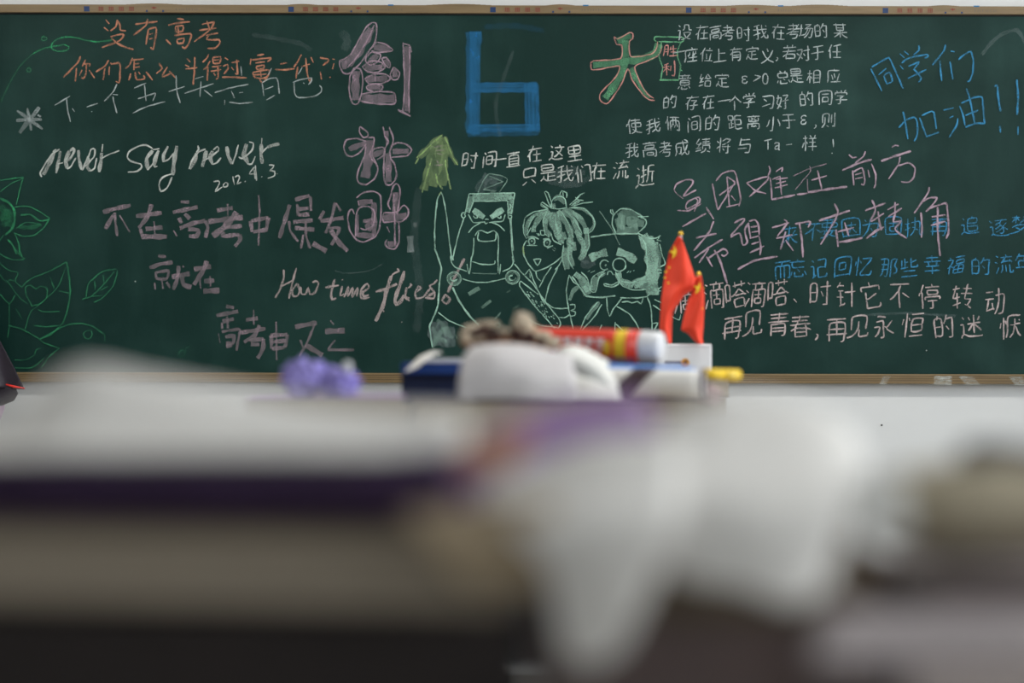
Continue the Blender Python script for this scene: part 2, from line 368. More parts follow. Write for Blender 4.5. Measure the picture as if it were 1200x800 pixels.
 '滴': [[36,17,35,30], [14,14,20,18], [44,12,44,17], [20,48,12,64,12,67], [17,36,10,31], [44,30,44,48], [34,40,52,40], [63,17,26,17], [28,67,28,30,35,30,60,30,60,64,59,67,54,67], [36,58,36,48,51,48,51,58,36,58], [52,17,53,21,50,30]],
 '的': [[20,22,22,12], [31,40,12,40], [48,66,58,66,60,62,62,44,62,22,43,22], [44,38,51,48], [12,60,31,60,31,22,12,22,12,65], [46,12,43,22,37,32]],
 '直': [[55,36,20,36], [55,46,20,46], [55,55,20,55], [12,18,62,18], [20,65,20,27,54,27,55,64], [64,65,10,65], [35,27,36,13]],
 '相': [[30,48,30,45,27,41,22,38], [62,32,38,32], [9,55,17,38,20,36], [22,38,20,36], [22,38,21,67], [38,63,62,63], [38,47,62,47], [30,26,10,26], [38,66,38,16,62,16,62,66], [21,12,20,36]],
 '福': [[10,24,27,24,21,39], [16,13,19,18], [34,15,64,15], [34,45,28,45,21,39], [19,42,15,44,11,47], [60,29,60,24,38,24,37,34,60,34,60,29], [34,54,63,54], [34,64,63,64], [48,42,48,64], [34,64,34,42,62,42,63,64], [20,67,19,42,21,39]],
 '离': [[28,24,36,28], [40,28,46,22], [40,28,36,28], [40,28,41,30,48,33], [37,39,36,46], [27,59,32,51,32,48], [27,59,34,60,47,58], [25,33,29,33,35,30,36,28], [37,18,36,12], [63,18,11,18], [56,25,56,38,37,39,18,38,18,25], [52,68,60,66,60,48,36,46,32,48,15,47,14,48,14,67], [50,60,45,53]],
 '给': [[21,33,20,37,15,44,16,47], [28,59,12,62,10,64], [32,34,37,31], [12,33,20,14], [47,16,48,13], [47,16,46,16,37,31], [47,16,50,17,58,30], [37,31,40,34,55,34,58,30], [58,64,36,64], [16,47,16,46,16,47], [58,30,63,32], [36,67,36,45,58,45,58,67], [12,33,24,32,26,27], [28,46,21,48,16,47,10,50]],
 '绩': [[21,13,12,30,12,34], [14,48,22,34], [30,67,42,62,47,56,48,49], [10,64,12,62,27,58,30,60], [61,55,60,41,35,41,35,55], [52,61,64,66], [64,18,33,18], [35,25,62,25], [48,12,48,32], [31,33,64,33], [28,46,10,50], [12,34,22,34,24,32,27,27]],
 '考': [[29,42,27,52], [47,30,48,27,52,23], [58,17,52,23], [58,42,33,42,32,40], [38,32,38,35,34,37,32,40], [54,52,52,63,49,66,38,67,34,66], [18,20,48,20,52,23], [34,12,34,31], [12,31,38,31,38,32], [10,49,32,40], [38,32,47,30,64,31], [23,54,27,52,54,52]],
 '而': [[29,65,29,30], [44,65,44,30], [36,16,34,30], [64,16,11,16], [53,67,60,66,60,64,60,30,34,30,14,30,14,67]],
 '若': [[30,34,25,47], [24,64,58,64], [11,56,18,51,23,50], [32,34,34,27], [11,18,63,18], [48,12,48,24], [26,12,26,24], [64,34,10,34], [58,64,58,48,25,47,23,50,24,67]],
 '要': [[35,61,34,59,24,58,23,56], [35,61,43,60], [35,61,34,64,28,65,12,67], [19,57,23,56], [50,48,50,52,43,60], [26,48,23,56], [43,60,44,62,59,66,62,66], [29,15,29,37], [44,15,44,37], [12,14,63,14], [29,37,14,36,14,26,16,24,60,25,60,37,29,37], [32,37,30,46], [64,47,10,47]],
 '见': [[9,66,12,66,22,63,26,60,32,54,36,42,36,27], [40,48,40,60,42,65,47,66,62,65,63,64,64,57], [56,48,55,16,19,16,18,48]],
 '记': [[10,32,20,33,21,61], [22,21,16,15], [60,38,36,38,36,64,40,66,60,66,63,64,64,57], [34,16,60,16,60,41], [30,56,26,60,21,61,18,65]],
 '设': [[46,59,48,59], [46,59,44,62,34,66,28,66], [46,59,37,48,34,41], [22,21,16,14], [66,34,64,32,56,32,55,14,39,14,38,26,32,33,30,34], [48,59,58,48,59,41,34,41], [48,59,50,62,57,65,62,66,66,66], [19,60,23,60,28,56], [16,66,19,62,19,32,10,32]],
 '距': [[12,62,12,42], [22,44,30,44], [22,30,12,30,13,14,30,15,30,30,22,30], [38,30,60,30,60,48,38,48], [22,60,22,30], [63,16,38,16,38,64,64,64], [12,62,30,58,32,56]],
 '转': [[50,59,42,56], [50,59,58,48,59,44], [50,59,52,62,58,66], [59,44,42,44], [34,32,64,32], [62,20,38,20], [23,30,23,66], [10,20,29,20], [32,52,10,56], [42,44,48,20,50,12,52,11], [20,13,12,40,30,40]],
 '这': [[10,36,18,36,18,60], [18,22,12,16,11,16], [45,22,45,18,42,12], [64,22,26,22], [30,32,60,55], [55,22,52,32,46,42,36,52,28,56], [10,68,10,65,14,62,18,60,34,66,64,64]],
 '迷': [[54,26,56,24,60,16], [10,34,18,34,18,59], [19,21,14,15], [30,16,34,24], [45,12,45,58], [30,51,36,45,40,39,48,33,63,33], [27,33,42,33,54,42,63,52], [10,68,12,63,18,59,28,64,38,66,62,66,66,64]],
 '追': [[20,60,20,35,10,35], [20,60,12,64,11,68], [20,60,29,65,36,66,59,66,66,64], [44,18,44,12,46,12], [13,14,18,20], [32,32,58,32,58,18,32,19,32,56,60,56,60,42,32,42]],
 '逐': [[64,48,55,40,50,38], [10,36,18,36,18,59], [12,15,19,22], [50,38,38,48,27,53], [61,26,50,36], [45,30,44,26,41,23], [26,30,38,24,41,23], [44,16,41,23], [27,15,63,15], [38,56,40,58,46,58,50,54,51,46,50,36], [12,64,16,60,18,59,32,65,57,66,64,65,66,64], [28,40,32,40,45,30,50,36]],
 '逝': [[10,36,18,36,18,60], [18,60,11,65,11,68], [18,60,29,65,36,66,59,66,66,64], [12,15,18,22], [58,31,58,58], [47,31,64,31], [40,24,26,24], [66,15,62,14,48,17,46,41,44,52,42,56,43,59], [28,58,32,57,33,55,33,12], [24,42,26,40,40,36]],
 '那': [[45,67,45,16,62,16,62,16,55,34,62,45,63,53,62,56,53,58], [12,30,34,30], [11,46,34,46], [10,16,35,16,34,62,30,66,26,66], [12,66,16,58,18,46,21,16]],
 '里': [[60,52,15,52], [58,27,17,27], [38,65,38,14], [64,66,10,66], [17,27,18,14,58,14,58,40,18,40,17,27]],
 '针': [[18,67,20,63], [16,20,18,12], [32,57,31,60,25,62,20,63], [50,67,50,13], [20,31,20,63], [34,34,64,34], [29,44,11,44], [28,31,14,31], [12,24,16,20,30,20]],
 '间': [[16,14,20,20,22,20], [13,27,13,67], [47,43,27,43], [30,16,62,16,62,64,60,66,56,67], [47,43,47,30,27,30,27,56,47,56,47,43]],
 '青': [[20,57,54,57], [20,49,54,49], [64,32,11,32], [15,16,60,16], [18,24,58,24], [37,12,37,32], [20,67,20,42,21,40,54,40,54,66,46,68]],
 '高': [[36,12,38,18], [26,60,26,51,48,52,48,60,26,60], [53,66,57,68,60,66,61,65,60,43,14,43,13,44,13,67], [54,30,53,26,21,26,20,35,22,36,52,36,54,34,54,30], [11,18,64,18]],
 '！': [[21,18,21,46]],
 '，': [[16,68,22,64,24,60,24,56,20,54]],
}
# ------------------------------------------------------------------ the blackboard
def board_mat():
    m, N, L, P = new_mat('green_board_enamel')
    tc = N.new('ShaderNodeTexCoord')
    def nz(scale, st, det=5):
        mp = N.new('ShaderNodeMapping'); mp.inputs['Scale'].default_value = st
        L.new(tc.outputs['Object'], mp.inputs[0])
        n = N.new('ShaderNodeTexNoise'); n.inputs['Scale'].default_value = scale; n.inputs['Detail'].default_value = det
        L.new(mp.outputs[0], n.inputs['Vector']); return n.outputs['Fac']
    def ramp(src, p0, p1, a=0.0, b=1.0):
        q = N.new('ShaderNodeMapRange'); L.new(src, q.inputs['Value'])
        for k, v in zip(('From Min', 'From Max', 'To Min', 'To Max'), (p0, p1, a, b)): q.inputs[k].default_value = v
        return q.outputs[0]
    smear = ramp(nz(2.2, (1, 1, 1.6), 5), 0.46, 0.74, 0, 0.75)          # eraser clouds
    wipe = ramp(nz(9, (1, 1, 0.25), 6), 0.50, 0.76, 0, 0.40)           # vertical wipe streaks
    fine = ramp(nz(160, (1, 1, 0.5), 2), 0.3, 0.8, 0, 0.10)
    ad = N.new('ShaderNodeMath'); L.new(smear, ad.inputs[0]); L.new(wipe, ad.inputs[1])
    a2 = N.new('ShaderNodeMath'); a2.use_clamp = True; L.new(ad.outputs[0], a2.inputs[0]); L.new(fine, a2.inputs[1])
    mx = N.new('ShaderNodeMix'); mx.data_type = 'RGBA'
    L.new(a2.outputs[0], mx.inputs['Factor'])
    mx.inputs[6].default_value = BOARD_COL + (1,); mx.inputs[7].default_value = tuple(c * 1.7 + 0.011 for c in BOARD_COL) + (1,)
    L.new(mx.outputs[2], P.inputs['Base Color'])
    P.inputs['Roughness'].default_value = 0.5; P.inputs['Specular IOR Level'].default_value = 0.18
    return m
BOARD_COL = (0.0032, 0.025, 0.0205)
M_board = board_mat()
M_rail = mat('varnished_wood_rail', (0.20, 0.135, 0.062), 0.45, 0.22, 6, 0.2, 40, stretch=(0.5, 6, 14))
M_tape = mat('printed_tape', (0.22, 0.155, 0.082), 0.35, 0.12, 30, stretch=(0.3, 1, 3))
M_navy = mat('navy_print', (0.012, 0.04, 0.13), 0.5, 0.05)
M_redp = mat('red_print', (0.26, 0.05, 0.035), 0.5, 0.1, 90)
M_dk = mat('near_black', (0.02, 0.02, 0.018), 0.8, 0.1)  # for the grooves, the nail and the painted shade strip
M_bluet = mat('blue_tape', (0.02, 0.16, 0.36), 0.5, 0.1)
board = empty('blackboard', (0, 0, 1.0), 0, 'long green blackboard covered with coloured chalk writing and cartoon drawings on the white wall', 'blackboard')
def bparent(o):
    o.parent = board; o.matrix_parent_inverse = Matrix.Translation((0, 0, -1.0)); return o
zt, zb = 1.1 + (400 - 18.2) / PPM, 1.1 + (400 - 437) / PPM
bparent(box('writing_surface', -2.0, 2.0, BOARD_Y, -0.001, zb - 0.01, zt + 0.01, M_board))
def rail(name, z0, z1, mat_, d=0.055):
    bm = bmesh.new(); add_box(bm, -2.0, 2.0, -d, -0.001, z0, z1, 0.003)
    return bm_obj(name, bm, mat_)
top = bparent(rail('frame_rail', zt, zt + 0.027, M_tape, 0.045)); top['label'] = 'top frame rail with red and blue printed tape'
bot = bparent(rail('frame_rail', zb - 0.032, zb, M_rail, 0.040)); bot['label'] = 'bottom wooden chalk rail with smears of chalk dust'
for sx in (-1, 1):
    bm = bmesh.new(); x = sx * 2.0
    add_box(bm, min(x, x + sx * 0.03), max(x, x + sx * 0.03), -0.05, -0.001, zb - 0.032, zt + 0.027, 0.003)
    bparent(bm_obj('frame_rail', bm, M_rail))
def sub(o, par):
    o.parent = par; return o
# grooves along the bottom rail, dark strip painted as shade under the top rail
for k in range(3):
    z = zb - 0.008 - k * 0.007
    sub(box('groove', -1.99, 1.99, -0.0406, -0.0398, z, z + 0.0008, M_dk), bot)
sub(box('painted_shade_strip', -1.99, 1.99, -0.034, -0.030, zt - 0.004, zt + 0.001, M_dk), top)
# torn printed tape: small wooden lip, prints
for k, px in enumerate((-127, 104, 342, 577, 805, 1034)):
    x = (px - 600) / PPM; zc = zt + 0.0125
    sub(box('blue_print', x - 0.009, x + 0.009, -0.0456, -0.0448, zc - 0.009, zc + 0.008, M_navy), top)
    bm = bmesh.new()
    for q in range(4):                       # four faded red characters
        cx = x + (12.5 + q * 11.8 + 4) / PPM * 1.0
        for dz in (-0.006, -0.001, 0.004): add_box(bm, cx - .0085, cx + .0085, -0.0455, -0.0449, zc + dz, zc + dz + .0018)
        for dx in (-0.0055, 0.0005, 0.006): add_box(bm, cx + dx, cx + dx + .0018, -0.0455, -0.0449, zc - .007, zc + .007)
    cx = x + 78 / PPM
    add_box(bm, cx - .007, cx + .009, -0.0455, -0.0449, zc + .002, zc + .0055)
    add_box(bm, cx - .001, cx + .002, -0.0455, -0.0449, zc - .001, zc + .0075)
    sub(bm_obj('red_print', bm, M_redp), top)
    bm = bmesh.new()
    for dx in (70, 89): add_box(bm, x + dx / PPM - .003, x + dx / PPM + .003, -0.0455, -0.0449, zc - .010, zc - .004)
    sub(bm_obj('blue_dot', bm, M_navy), top)
    bm = bmesh.new()
    for q in range(9):
        cx = x + (104 + q * 3.1 + random.uniform(-.6, .6)) / PPM
        add_box(bm, cx, cx + .0015, -0.0455, -0.0449, zc - .004, zc + random.uniform(0, .004))
    sub(bm_obj('small_print', bm, mat('faded_print', (0.12, 0.11, 0.10), 0.6)), top)
for x0, x1, hgt in ((150, 215, .0035), (338, 372, .003), (500, 575, .004), (640, 672, .0035), (850, 905, .003), (925, 990, .004), (1085, 1120, .003)):
    bm = bmesh.new(); n_ = 12; xs = [(x0 + (x1 - x0) * i / n_ - 600) / PPM for i in range(n_ + 1)]
    for i in range(n_):
        ha = hgt * math.sin(math.pi * (i + .5) / n_); add_box(bm, xs[i], xs[i + 1], -0.044, -0.042, zt + 0.025, zt + 0.027 + ha)
    sub(bm_obj('loose_tape_edge', bm, M_tape), top)
for px in (458, 685, 912, 1140):
    x = (px - 600) / PPM
    sub(box('tape_scrap', x - .009, x + .009, -0.0460, -0.0440, zt + .0245, zt + .0285, M_bluet), top)
# chalk dust left on the lower rail
cs = Chalk()
def dust_patch(x0, x1, a, sl):
    bm_v = []
    for i in range(5):
        y = 439.5 + i * 2.0
        cs.stroke([(x0 + sl * i, y), ((x0 + x1) / 2 + sl * i, y), (x1 + sl * i, y)], 'bright', 1.7, a * (0.7 + 0.3 * random.random()))
for a in ((1034, 1043, .35, -1), (1094, 1115, .8, 0), (1123, 1140, .5, 2.0), (1182, 1197, .6, 1.5), (118, 124, .2, 1)): dust_patch(*a)
for i, v in enumerate(cs.v): cs.v[i] = (v[0], -0.0408 - i * 1e-7, v[2])
sub(cs.build('chalk_dust', None, 'white chalk dust smears'), bot)
def chalk(name, label, fn):
    c = Chalk(); fn(c); o = c.build(name, None, label); return bparent(o)

# ---- left side writing
def f(c):
    t = lambda s, **k: c.trace((0, 0), 5, 'orange', 2.3, s, **k)
    t('612,125 632,150;602,170 628,192;680,125 672,165 640,190;680,128 695,155 697,185 730,190;640,225 700,210 718,215 690,250 590,288;645,235 700,275 775,300')
    t('785,152 850,142 915,135;858,120 845,160 775,215;862,180 848,270;862,180 905,170 908,200 890,298 875,285;868,210 890,205;868,238 888,232')
    t('1030,118 1070,122;978,155 1040,142 1105,135;1020,165 1065,158 1062,190 1025,195 1020,165;1035,165 1038,205;965,240 995,270;1015,215 1105,205 1112,225 1095,270 1075,292 1060,280;1030,240 1070,232 1065,260 1035,262 1030,240')
    c.trace((200, 0), 5, 'orange', 2.2, '205,130 222,185;175,150 250,135;160,185 260,172;250,135 220,185 130,252;200,215 270,200;215,215 205,240 275,240 280,262 255,288 208,292')
chalk('chalk_writing', 'orange chalk characters at the upper left of the board', f)
def f(c):
    t = lambda s, **k: c.trace((0, 0), 5, 'orange', 2.2, s, **k)
    t('465,340 450,375 365,465;442,410 435,488;495,360 475,400;480,385 520,385 515,400;500,390 495,450 480,470 470,462;475,420 458,455;515,420 548,468')
    t('630,362 610,395 555,432;608,410 598,478;635,400 632,450;640,378 650,388;650,385 690,378 698,400 696,470 690,495 672,485')
    t('770,348 755,385 728,412;765,362 835,354;780,365 778,420;780,385 810,380;780,405 812,400;760,440 748,480;785,430 795,475 840,470 835,450;805,430 815,445;850,430 888,478')
    t('925,378 942,410 910,440;975,400 950,440;960,420 945,460 990,440;985,425 1022,465')
    c.trace((200, 0), 5, 'orange', 2.2, '''88,350 108,372;78,388 102,400;135,342 132,430 125,505;80,412 150,404;
    215,325 205,350 180,372;225,365 205,400 185,415;212,395 208,480;240,345 285,340 280,375 245,378 240,345;245,360 280,357;235,400 290,392;228,425 290,415;270,395 272,460 258,470;245,435 255,450;
    310,345 330,358;300,395 325,385 330,410 305,440;350,375 395,365;380,355 385,440 370,435;350,400 362,418;295,460 340,458 440,463;
    500,330 540,325;465,350 458,388;470,358 570,345 580,350 560,368;490,375 545,368;495,395 540,388 535,408 500,412 495,395;475,430 570,415 555,460 490,462 475,430;518,420 525,458;482,445 555,440;515,470 530,490 560,462;
    635,380 675,374;605,412 650,415 720,408;760,325 735,370 715,400;738,395 728,465;760,395 810,380;785,345 792,420 800,460 812,485 815,465;815,340 830,372;
    868,343 912,350 918,362 885,388;870,425 878,470;940,350 955,352;950,375 942,410;925,455 930,460''')
chalk('chalk_writing', 'orange chalk line ending in question marks', f)
def f(c):
    c.trace((0, 0), 5, 'white', 1.6, '315,628 405,573;385,590 390,650 408,725;418,645 432,665;502,637 568,615;530,662 535,665;680,502 655,550 605,603;655,563 685,565;655,575 665,620 680,672;780,525 850,495;840,505 850,600;803,588 870,565 905,555 890,600;772,672 850,635 962,603;982,545 1075,515;1025,450 1030,540 1050,612', a=.72)
    c.trace((200, 0), 5, 'white', 1.6, '135,470 185,455;75,555 245,497;172,485 165,575;190,535 238,572;252,550 350,520 450,500;350,540 368,582;395,550 418,547;312,592 310,622;338,605 400,613 475,605;405,395 410,450;585,405 565,445;530,490 540,568;530,490 565,470 612,462 625,500 630,555;545,530 595,512;555,592 605,563;765,400 740,440;708,488 760,470 820,462 815,485 800,500;718,490 720,550 745,577 830,570 875,545 878,520 865,505;770,490 778,495', a=.68)
chalk('chalk_writing', 'thin grey white chalk line slanting below the orange one', f)
chalk('chalk_drawing', 'grey rubbed chalk star at the far left', lambda c: c.trace((0, 0), 5, 'white', 3.6, '95,660 245,768;155,645 165,700 178,775;[5]225,640 180,700;[5,.28]165,715 110,790;[4]90,718 160,712 240,712;215,685 235,695', a=.42))
chalk('chalk_drawing', 'green curling tendril with two small rings at upper left', lambda c: (
    c.trace((0, 0), 5, 'green', 1.7, '0,610 50,500 110,400 180,330;[1.7,.65]180,330 250,295 370,272', a=.28),
    c.trace((0, 0), 5, 'green', 1.7, '370,272 398,285 385,305 340,312 300,300 295,275 320,245 370,228 430,230 490,245 560,255 650,245;[1.5,.5]235,235 250,225 268,235 262,247 240,247 235,235;[1.5,.5]150,420 162,410 175,418 170,432 155,433 150,420', a=.75)))
chalk('chalk_writing', 'white calligraphy reading never say never', lambda c: (
    c.trace((0, 140), 5, 'bright', 2.0, '''305,200 325,188 318,200;[4.4,.6]315,205 285,270 250,335;240,348 232,325 250,290 300,215 345,185;[3.8,.65]350,195 338,260 325,325;
    335,270 365,265;[3.2,.7]370,262 410,235 430,195 425,180 405,195;[4.2,.65]402,195 380,250 390,298;390,300 412,285 440,235;
    [3.8,.7]455,190 460,250 475,305;478,308 500,255 510,225;490,290 545,230 552,185 530,185 510,240;[4.2,.65]512,235 508,290 525,312;525,312 550,295 562,235;
    598,155 592,200;[4,.7]592,205 586,260 576,318;585,240 640,212;[2.2,.8]640,212 695,192;
    890,180 850,158 800,168 750,200 742,230 765,255 820,270 825,290 800,312 745,318;
    930,180 890,185;[4.2,.7]890,190 855,240 862,300;860,305 895,262 925,195;[4.2,.7]925,190 905,240 900,285;900,288 918,282;
    [3.6,.7]980,165 955,215 952,258;955,255 985,240 1015,205;[4.4,.65]1032,162 1018,240 1008,335;1005,345 975,410 940,428 928,395 945,350 1005,325'''),
    c.trace((200, 140), 5, 'bright', 2.0, '''155,160 160,182 145,200;[5,.6]148,205 128,260 108,298;103,298 120,250 160,198 200,180;[4.4,.65]205,190 193,240 180,285;
    190,245 215,235 275,190 270,165 245,185;[4.4,.62]240,190 228,235 242,270;242,270 270,258 290,230;
    [4,.68]324,165 332,215 355,268;357,268 375,220 392,155;395,225 415,235 470,190 480,145 455,138;[5,.6]440,150 425,210 448,262;445,265 470,268 492,222;
    530,115 527,150;[4,.68]527,150 526,210 532,265;530,200 560,170;[4,.55]560,168 600,155 632,148''')))
chalk('chalk_writing', 'small white date below the never say never', lambda c: c.trace((200, 140), 5, 'bright', 1.7, '248,372 275,367 283,380 258,428 285,412 300,402;318,375 305,390 310,402 328,398 332,383 318,375;360,340 370,390;372,345 392,335 400,348 385,385 410,372;[2.4]430,368 436,370;485,285 458,325 500,322;492,275 496,320 500,365;485,300 492,355;[2.4]528,340 532,343;572,272 600,275 590,295 575,305 605,310 605,335 565,350;[1.5,.4]620,322 624,325', a=.85))
chalk('chalk_writing', 'wide mauve characters in the row below the white date', lambda c: (
    c.trace((0, 140), 5, 'mauve', 4.6, '600,552 680,530 762,512;660,570 615,650;[3.2]668,555 675,620 685,692;[1.8]698,570 758,668;795,575 870,565 945,555;885,505 860,580 810,645;[3.6]820,650 835,710;850,650 950,640;[1.8]900,605 905,680;[5.5]835,695 975,695;[3.8]1055,490 1105,492;1010,552 1155,520;1080,560 1110,590;1045,585 1062,615;1050,645 1130,615 1200,600;1100,650 1160,655 1150,690 1105,690;[2]1015,658 1035,692', a=.58, taper=.9),
    c.trace((200, 140), 5, 'mauve', 4.4, '''[4]200,600 215,640 200,700;268,540 360,525;[2]330,500 332,570;[5.5]218,605 420,580;[6.5]385,550 330,620 245,690;315,640 415,630;310,665 300,690 400,680;400,680 405,710 375,750;
    [2.2]512,450 518,550 512,745;470,600 570,580;570,580 558,648;480,665 565,650;[4]465,600 475,665;695,505 665,600 635,700;725,475 810,450;[3.5]815,455 820,540;[3.5]738,500 745,570;750,530 805,525;745,565 810,560;715,605 830,595;[3]690,600 700,660 745,720;725,640 840,650;[3]790,600 790,680 815,760;[3]775,680 762,760;[5.5]830,730 910,775;
    [4]895,540 870,590;875,600 1010,580;[3.6]960,490 940,580 905,670;[3]965,495 995,540;[3.6]925,640 985,640 965,690 940,740;[5]935,650 980,720 1035,775''', a=.56, taper=.9)))
chalk('chalk_writing', 'two wide mauve characters left of the How time flies line', lambda c: (
    c.trace((0, 290), 5, 'mauve', 4.2, '[3.5]925,58 970,62;875,128 940,105 1010,95;[3.6]910,155 985,145 975,190 920,190 910,155;[2.2]945,190 955,250;[2.2]905,215 908,255;[3]975,210 995,245;[5]1005,180 1110,160;[4]1045,115 1040,180 1015,255;[5]1065,180 1075,225 1120,240;[2]1068,115 1075,125', a=.46, taper=.9),
    c.trace((200, 290), 5, 'mauve', 5, '135,135 235,118;210,85 190,140 135,225;[2]170,195 175,250;195,205 255,200;[2]230,175 232,235;[6]190,262 285,258', a=.46, taper=.9)))
chalk('chalk_writing', 'wide mauve characters along the bottom edge above the wall', lambda c: c.trace((200, 290), 5, 'mauve', 4.4, '''325,350 370,360;268,405 395,380;305,440 370,425;[3]300,445 302,482;[3]330,410 335,480;[3.5]300,500 395,485 410,500;[3]405,500 385,610;320,530 370,525 365,565 325,570;[1.4]280,510 290,565;325,585 360,580;
    440,430 510,420;[2]485,370 487,460;410,505 555,480;520,460 490,520 430,560;460,550 545,540;545,540 540,600 510,655;470,572 520,575;[2.2]618,440 622,665;585,520 685,515;[4]685,515 670,590;[4]588,520 592,600;590,560 675,550;595,598 668,590;
    [5]728,470 855,445;[3]845,450 800,560 755,640;[2.5]760,545 775,590;[5.5]790,575 890,635;[2]935,430 955,455;[6]905,495 1020,490;[2.2]965,545 920,600;[3.4]920,603 1075,603''', a=.48, taper=.9))
chalk('chalk_writing', 'pale chalk handwriting reading How time flies', lambda c: (
    c.trace((320, 300), 5, 'pinkwhite', 2.5, '''60,85 62,130 40,200 12,250;135,75 115,150 92,255;[2.4]45,185 110,150;140,165 112,205 118,240 142,238 155,205 142,165;160,185 165,225 190,228 205,190 215,228 245,218 265,165 250,150 230,160;
    [3]305,188 385,175;[3]360,140 340,215 345,258 370,250;405,180 392,235 415,225;403,140 408,145;415,245 440,185 437,240 465,190 462,245 495,190 490,240;505,225 560,190 550,165 515,200 515,250 565,245;[3.2]520,205 530,240 560,230;
    725,75 735,90 700,110 680,150;[4]690,120 660,220 645,290 600,385;[3.4]600,212 660,195 725,165;[4]768,90 750,150 715,250 720,285 745,270 765,230;[3]780,185 775,240 800,250;800,165 810,170 790,190;[3]765,240 800,265;
    835,215 865,190 850,180 832,215 840,250 880,240 920,190;960,140 940,165 915,175 945,215 940,250 890,245;[3.5]900,240 945,215;645,320 650,330;[2]752,388 756,390''', a=.66),
    c.trace((320, 300), 5, 'pinkwhite', 3.4, '1120,15 1065,120 1022,215;[3]1010,225 990,260 1015,280 1035,255 1010,225', a=.62)))

# ---- big hollow characters
def f(c):
    fill = lambda s, w: c.trace((380, 0), 5, 'violet', w, s, a=.42, taper=.85)
    fill('270,170 230,240 190,310 130,380', 10); fill('108,360 112,410', 6); fill('180,420 176,500 178,590', 9); fill('285,280 380,290', 7)
    fill('305,325 255,370', 6); fill('350,350 365,390', 5); fill('230,400 335,398', 7); fill('405,410 410,455', 6); fill('240,465 365,465', 7); fill('248,515 325,515', 6); fill('215,582 405,582', 10); fill('476,275 478,655', 6)
    c.trace((380, 0), 5, 'violet', 1.9, '''275,135 295,140 300,180 290,250 250,310 200,380 140,435 105,430 85,395 85,360 110,350 150,320 200,230 240,160 275,135;285,150 250,230 190,330 130,400;
    170,400 145,450 140,540 160,610 190,612 210,560 220,470 205,410 170,400;270,285 300,252 350,262 395,295 370,305 300,310 270,300;240,340 270,310 320,320 320,345 300,370 260,385 235,360 240,330;330,345 355,340 380,370 375,400 350,385 330,345;
    215,395 270,360 330,370 348,400 310,425 250,425 215,395;400,395 435,430 425,465 395,470 380,440 400,395;230,465 290,435 360,440 380,465 340,490 260,495 230,465;240,510 280,495 335,505 330,530 290,542 250,530 240,510;210,555 300,540 400,545 412,580 405,612 300,612 210,595 205,570;
    455,252 460,400 465,500 455,655;492,265 495,400 490,500 492,665;455,258 490,268 505,310;[2.8]425,645 500,683;[1.5]292,435 292,480''', a=.72)
chalk('chalk_character', 'large hollow mauve character at the top left of the blue six', f)
def f(c):
    fill = lambda s, w: c.trace((380, 140), 5, 'violet', w, s, a=.42, taper=.85)
    fill('140,178 240,140', 6); fill('262,125 255,230 235,345', 10); fill('285,212 350,185', 6); fill('360,70 365,150', 4); fill('370,200 372,370', 7); fill('395,190 490,188', 6)
    c.trace((380, 140), 5, 'violet', 2.0, '''205,45 200,75 225,110 252,100 245,75 205,45;240,130 180,115 125,125 110,165 125,210 160,220 200,200 240,150;250,110 285,110 285,150 265,200 275,240 300,260 310,300 290,350 240,385 200,375 188,340 200,290 230,220 240,160;
    300,265 290,240 275,200 290,175 335,165 350,180 345,210 305,240;340,45 350,100 370,130 350,180 345,250 345,340 360,385 385,385 410,360 420,320 405,260 385,230 380,190 400,120 375,45;385,160 420,140 470,145 508,180 480,215 430,220 390,225''', a=.7)
chalk('chalk_character', 'middle hollow mauve character of the vertical three', f)
def f(c):
    fill = lambda s, w: c.trace((380, 140), 5, 'violet', w, s, a=.42, taper=.85)
    fill('195,492 280,482', 6); fill('288,490 290,690', 6); fill('190,560 188,690', 4); fill('190,680 290,685', 6); fill('225,598 290,600 245,625 275,650', 5); fill('345,580 480,568', 8); fill('412,430 412,560', 6); fill('370,735 425,730', 7); fill('395,480 430,470', 4)
    c.trace((380, 140), 5, 'violet', 2.0, '''185,462 230,430 290,425 325,450 330,540 320,640 295,690 230,720 190,710 150,660 135,590 140,545 160,530 175,560;180,690 185,560 205,520 250,512 290,540 285,620 240,650 210,640;195,480 200,510;
    385,530 370,500 385,450 400,395 420,378 438,400 440,440 425,560;345,550 420,545 445,520 465,505 490,530 485,570 450,600 400,600 345,605 340,575 345,550;405,440 410,600 412,740;435,600 435,720 410,760 370,755 355,730 365,705;365,630 380,665''', a=.7)
    c.trace((380, 140), 5, 'white', 7, '500,685 505,780;[4,.2]530,605 530,635', a=.34, taper=.95)
chalk('chalk_character', 'lowest hollow mauve character of the vertical three', f)
